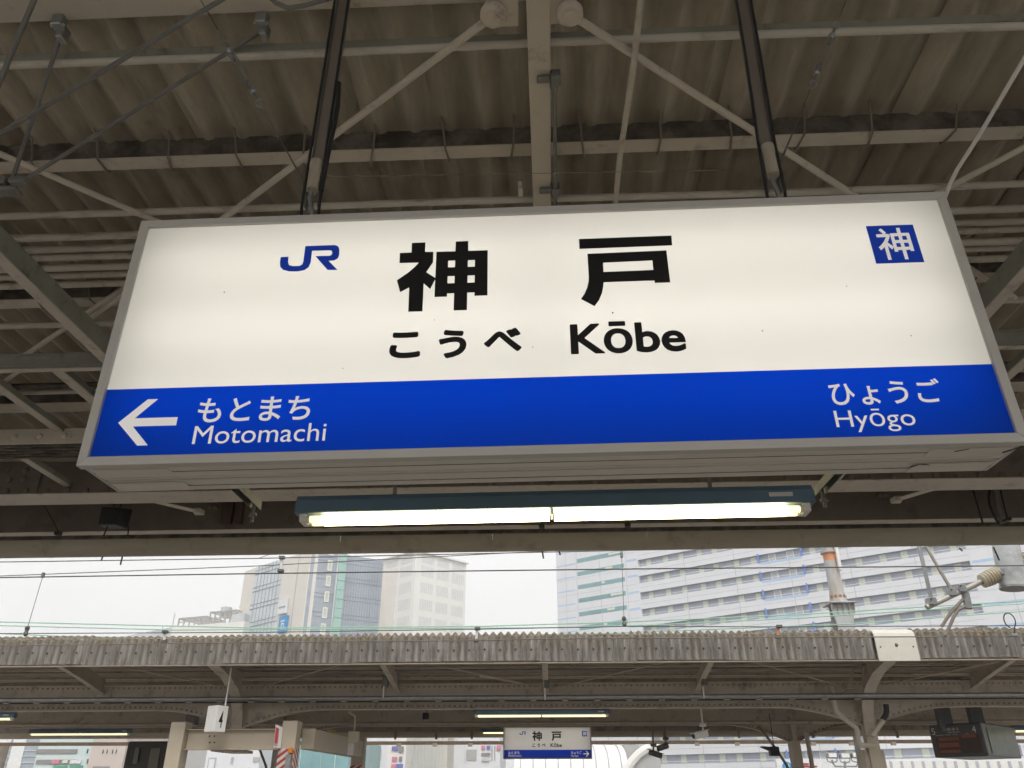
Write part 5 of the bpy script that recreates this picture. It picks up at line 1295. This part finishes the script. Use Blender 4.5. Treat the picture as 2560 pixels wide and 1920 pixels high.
on(t, 130, 152, 1899, 1909, 88, 'n_pinkb', 'shop_board', .2); on(t, 158, 172, 1900, 1908, 88, 'b_win', 'shop_board', .2); on(t, 176, 205, 1900, 1909, 88, M['ad_w'], 'shop_board', .2)
on(t, 134, 170, 1914, 1925, 88, 'n_grn', 'shop_board', .2); on(t, 174, 208, 1914, 1925, 88, 'n_grn', 'shop_board', .2)
for py in (1872, 1898): on(t, 217, 222, py, py + 11, 88, 'n_win', 'window', .1)
t = block('apartment_house', 224, 310, 1815, 84, 'n_pink', 'pinkish house with small dark windows left of the dark cabinet')
for px in (256, 266, 280, 289): on(t, px, px + 4, 1874, 1884, 84, 'n_win', 'window', .08)
on(t, 232, 275, 1916, 1925, 84, 'n_band', 'shop_board', .1)
t = block('white_house', 516, 650, 1868, 70, 'b_white', 'white house with a shutter seen under the portal beam')
on(t, 517, 542, 1894, 1925, 70, 'b_line', 'shutter_frame', .05); on(t, 520, 538, 1898, 1925, 70, 'b_white', 'shutter', .1); on(t, 577, 585, 1893, 1909, 70, 'n_grey', 'window', .08)
on(t, 633, 650, 1893, 1904, 70, 'n_grey', 'window', .08)
t = block('grey_house', 440, 520, 1866, 80, 'n_grey', 'grey house seen just right of the beige post')
t = block('teal_house', 735, 872, 1845, 75, 'b_teal', 'pale teal glass building seen behind the striped posts')
for px in (748, 776, 800, 835): on(t, px, px + 9, 1840, 1925, 75, 'b_frame', 'pier', .1)
t = block('white_block', 900, 968, 1815, 110, 'b_white', 'white block with narrow windows right of the junction box')
on(t, 945, 955, 1873, 1900, 110, 'b_slot', 'window', .1)
t = block('sign_tower', 968, 1014, 1815, 100, 'b_pale', 'pale building edge carrying a column of coloured shop boards')
for px0, px1, py0, py1, m in ((980, 996, 1866, 1876, 'n_bl'), (997, 1010, 1866, 1880, 'n_band'), (980, 993, 1892, 1902, 'n_pinkb'), (998, 1006, 1891, 1902, 'n_band'), (978, 990, 1911, 1925, 'n_pinkb'), (991, 1008, 1910, 1925, 'n_bl')):
    on(t, px0, px1, py0, py1, 100, m, 'shop_board', .2)
t = block('ribbed_building', 1014, 1118, 1812, 105, 'n_rib', 'cream building with vertical ribs left of the distant sign')
for k in range(11): on(t, 1022 + k * 8.6, 1024.5 + k * 8.6, 1800, 1925, 105, 'b_slot', 'groove', .12)
t = block('white_block', 1118, 1250, 1815, 112, 'b_white', 'white block with a square window and shop boards beside the distant sign')
on(t, 1166, 1192, 1874, 1901, 112, 'n_grey', 'window', .1); on(t, 1161, 1162.5, 1862, 1910, 112, 'b_line', 'joint', .06)
for px0, px1, py0, py1, m in ((1204, 1213, 1864, 1873, 'n_pinkb'), (1217, 1226, 1864, 1873, 'n_bl'), (1204, 1226, 1882, 1889, 'n_band'), (1242, 1253, 1863, 1875, 'n_pinkb'), (1205, 1225, 1896, 1903, 'b_slot')): on(t, px0, px1, py0, py1, 112, m, 'shop_board', .2)
for px in (1229, 1236): on(t, px, px + 2, 1864, 1902, 112, 'n_band', 'slot', .1)
# barrel-roofed hall
YV = 72.
xv0, xv1 = atx(1190, 1890, YV), atx(1598, 1890, YV); zc_ = atz(1400, 1925, YV); zt_ = atz(1400, 1850, YV)
t = thing('vaulted_hall', ((xv0 + xv1) / 2, YV, -1.15), 'white barrel vaulted hall behind the distant sign', 'building')
n = 14; rv = zt_ - zc_; sh = 3.2
mb = MB(); vs = []
for x in (xv0 + sh, xv1 - sh * .3):
    for i in range(n + 1): a = math.pi * i / n; vs.append((x, YV + 9 - 9 * math.cos(a), zc_ + rv * math.sin(a)))
mb.add(vs, [(i, i + 1, n + 2 + i, n + 1 + i) for i in range(n)]).build('vault', M['b_pale'], t, smooth=True)
MB().box(xv0 + sh, xv1 - sh * .3, YV, YV + 18, -1.15, zc_).build('wall', M['b_pale'], t)
ribs = MB()
for k in range(9):
    x = xv0 + sh + (xv1 - xv0 - sh * 1.3) * (k + .5) / 9
    ribs.path([(x, YV + 9 - 9.03 * math.cos(math.pi * i / n), zc_ + (rv + .03) * math.sin(math.pi * i / n)) for i in range(n + 1)], .045, 5)
ribs.build('roof_ribs', M['b_line'], t, kind='stuff')
# arched gable with glass at its right end, turned to the viewer
ax0, ax1 = atx(1530, 1890, YV - 1), atx(1650, 1890, YV - 1); az = atz(1590, 1865, YV - 1); cx_ = ax1 - 0; rad = (ax1 - ax0)
arc = [(cx_ - rad * math.cos(a * math.pi / 20), -1.15 + (az + 1.15) * math.sin(a * math.pi / 20)) for a in range(0, 11)]
MB().prism([(cx_, -1.15)] + arc[:], (0, YV - .6, 0), (1, 0, 0), (0, 0, 1), .3).build('glass_gable', M['n_grey'], t)
MB().path([(x, YV - 1, z) for x, z in arc], .35, 8).build('arch_rim', M['b_pale'], t, smooth=True)
t = block('grey_house', 1560, 1600, 1862, 100, 'n_grey', 'grey slab building between the vaulted hall and the white building')
# white boxes along the right
t = block('white_house', 2190, 2600, 1903, 120, 'b_pale', 'low pale building with parapet panels along the lower right edge')
for k in range(14): on(t, 2200 + k * 27, 2202 + k * 27, 1903, 1925, 120, 'b_line', 'joint', .06)
YB = 48.
p0, p1 = at(1944, 1926, Y=YB), at(2150, 1897, Y=YB)
t = thing('billboard', ((p0.x + p1.x) / 2, YB, -1.15), 'white billboard with blue round emblem and red lettering low at the right', 'billboard')
MB().box(p0.x, p1.x, YB, YB + .4, p0.z - 1, p1.z).build('board', M['ad_w'], t)
for x in (p0.x + .5, p1.x - .5): MB().box(x - .1, x + .1, YB + .1, YB + .3, -1.15, p0.z - 1).build('leg', M['galv'], t)
c_ = at(1967, 1916, Y=YB)
MB().lathe([(.24, 0), (.24, .03)], (c_.x, YB - .04, c_.z), (0, -1, 0), 18).build('emblem', M['ad_b'], t)
MB().lathe([(.11, 0), (.11, .02)], (c_.x + .03, YB - .072, c_.z + .02), (0, -1, 0), 14).build('emblem_centre', M['b_green'], t)
for a, b, py in ((2006, 2022, 1910), (2006, 2042, 1916)):
    k = a
    while k < b: on(t, k, k + 2.2, py - 1.8, py + 1.8, YB, 'red', 'lettering'); k += 3.4
# floodlights on a frame
YF = 46.
t = thing('floodlight_mast', at(2112, 1925, Y=YF), 'frame with three floodlights in front of the white billboard', 'floodlight')
zl = lambda x, y: z7(x, y, YF)
MB().path([zl(830, 1540), zl(850, 1600), zl(880, 1635), zl(1190, 1635), zl(1215, 1600), zl(1210, 1540)], .05, 8).tube(zl(1025, 1700), zl(1020, 1560), .07, 8).build('frame', M['galv'], t, smooth=True)
for x, y in ((820, 1470), (1010, 1475), (1180, 1465)):
    p = zl(x, y); h_ = MB().box(p.x - .26, p.x + .26, YF - .2, YF + .1, p.z - .14, p.z + .12).build('lamp_head', M['galv'], t, bevel=.04)
    MB().box(p.x - .2, p.x + .2, YF - .23, YF - .201, p.z - .1, p.z + .08).build('lens', M['b_pale'], h_)
    MB().path([(p.x - .28, YF, p.z), (p.x - .24, YF, p.z - .28), (p.x, YF, p.z - .36), (p.x + .24, YF, p.z - .28), (p.x + .28, YF, p.z)], .03, 6).build('yoke', M['galv'], h_, smooth=True)

# ------------------------------------------------------------------ thin haze of an overcast day
hm = bpy.data.materials.new('haze'); hm.use_nodes = True
hn = hm.node_tree; hn.nodes.remove(hn.nodes['Principled BSDF'])
pv = hn.nodes.new('ShaderNodeVolumePrincipled'); pv.inputs['Density'].default_value = .0011; pv.inputs['Color'].default_value = (.97, .975, .98, 1)
pv.inputs['Density Attribute'].default_value = ''; pv.inputs['Temperature Attribute'].default_value = ''
hm.cycles.homogeneous_volume = True; hm.cycles.volume_sampling = 'DISTANCE'
hn.links.new(pv.outputs[0], hn.nodes['Material Output'].inputs['Volume'])
hz = MB().box(-320, 320, -60, 420, -2.6, 70).build('haze', hm, kind='stuff', label='thin pale haze between the station and the towers')
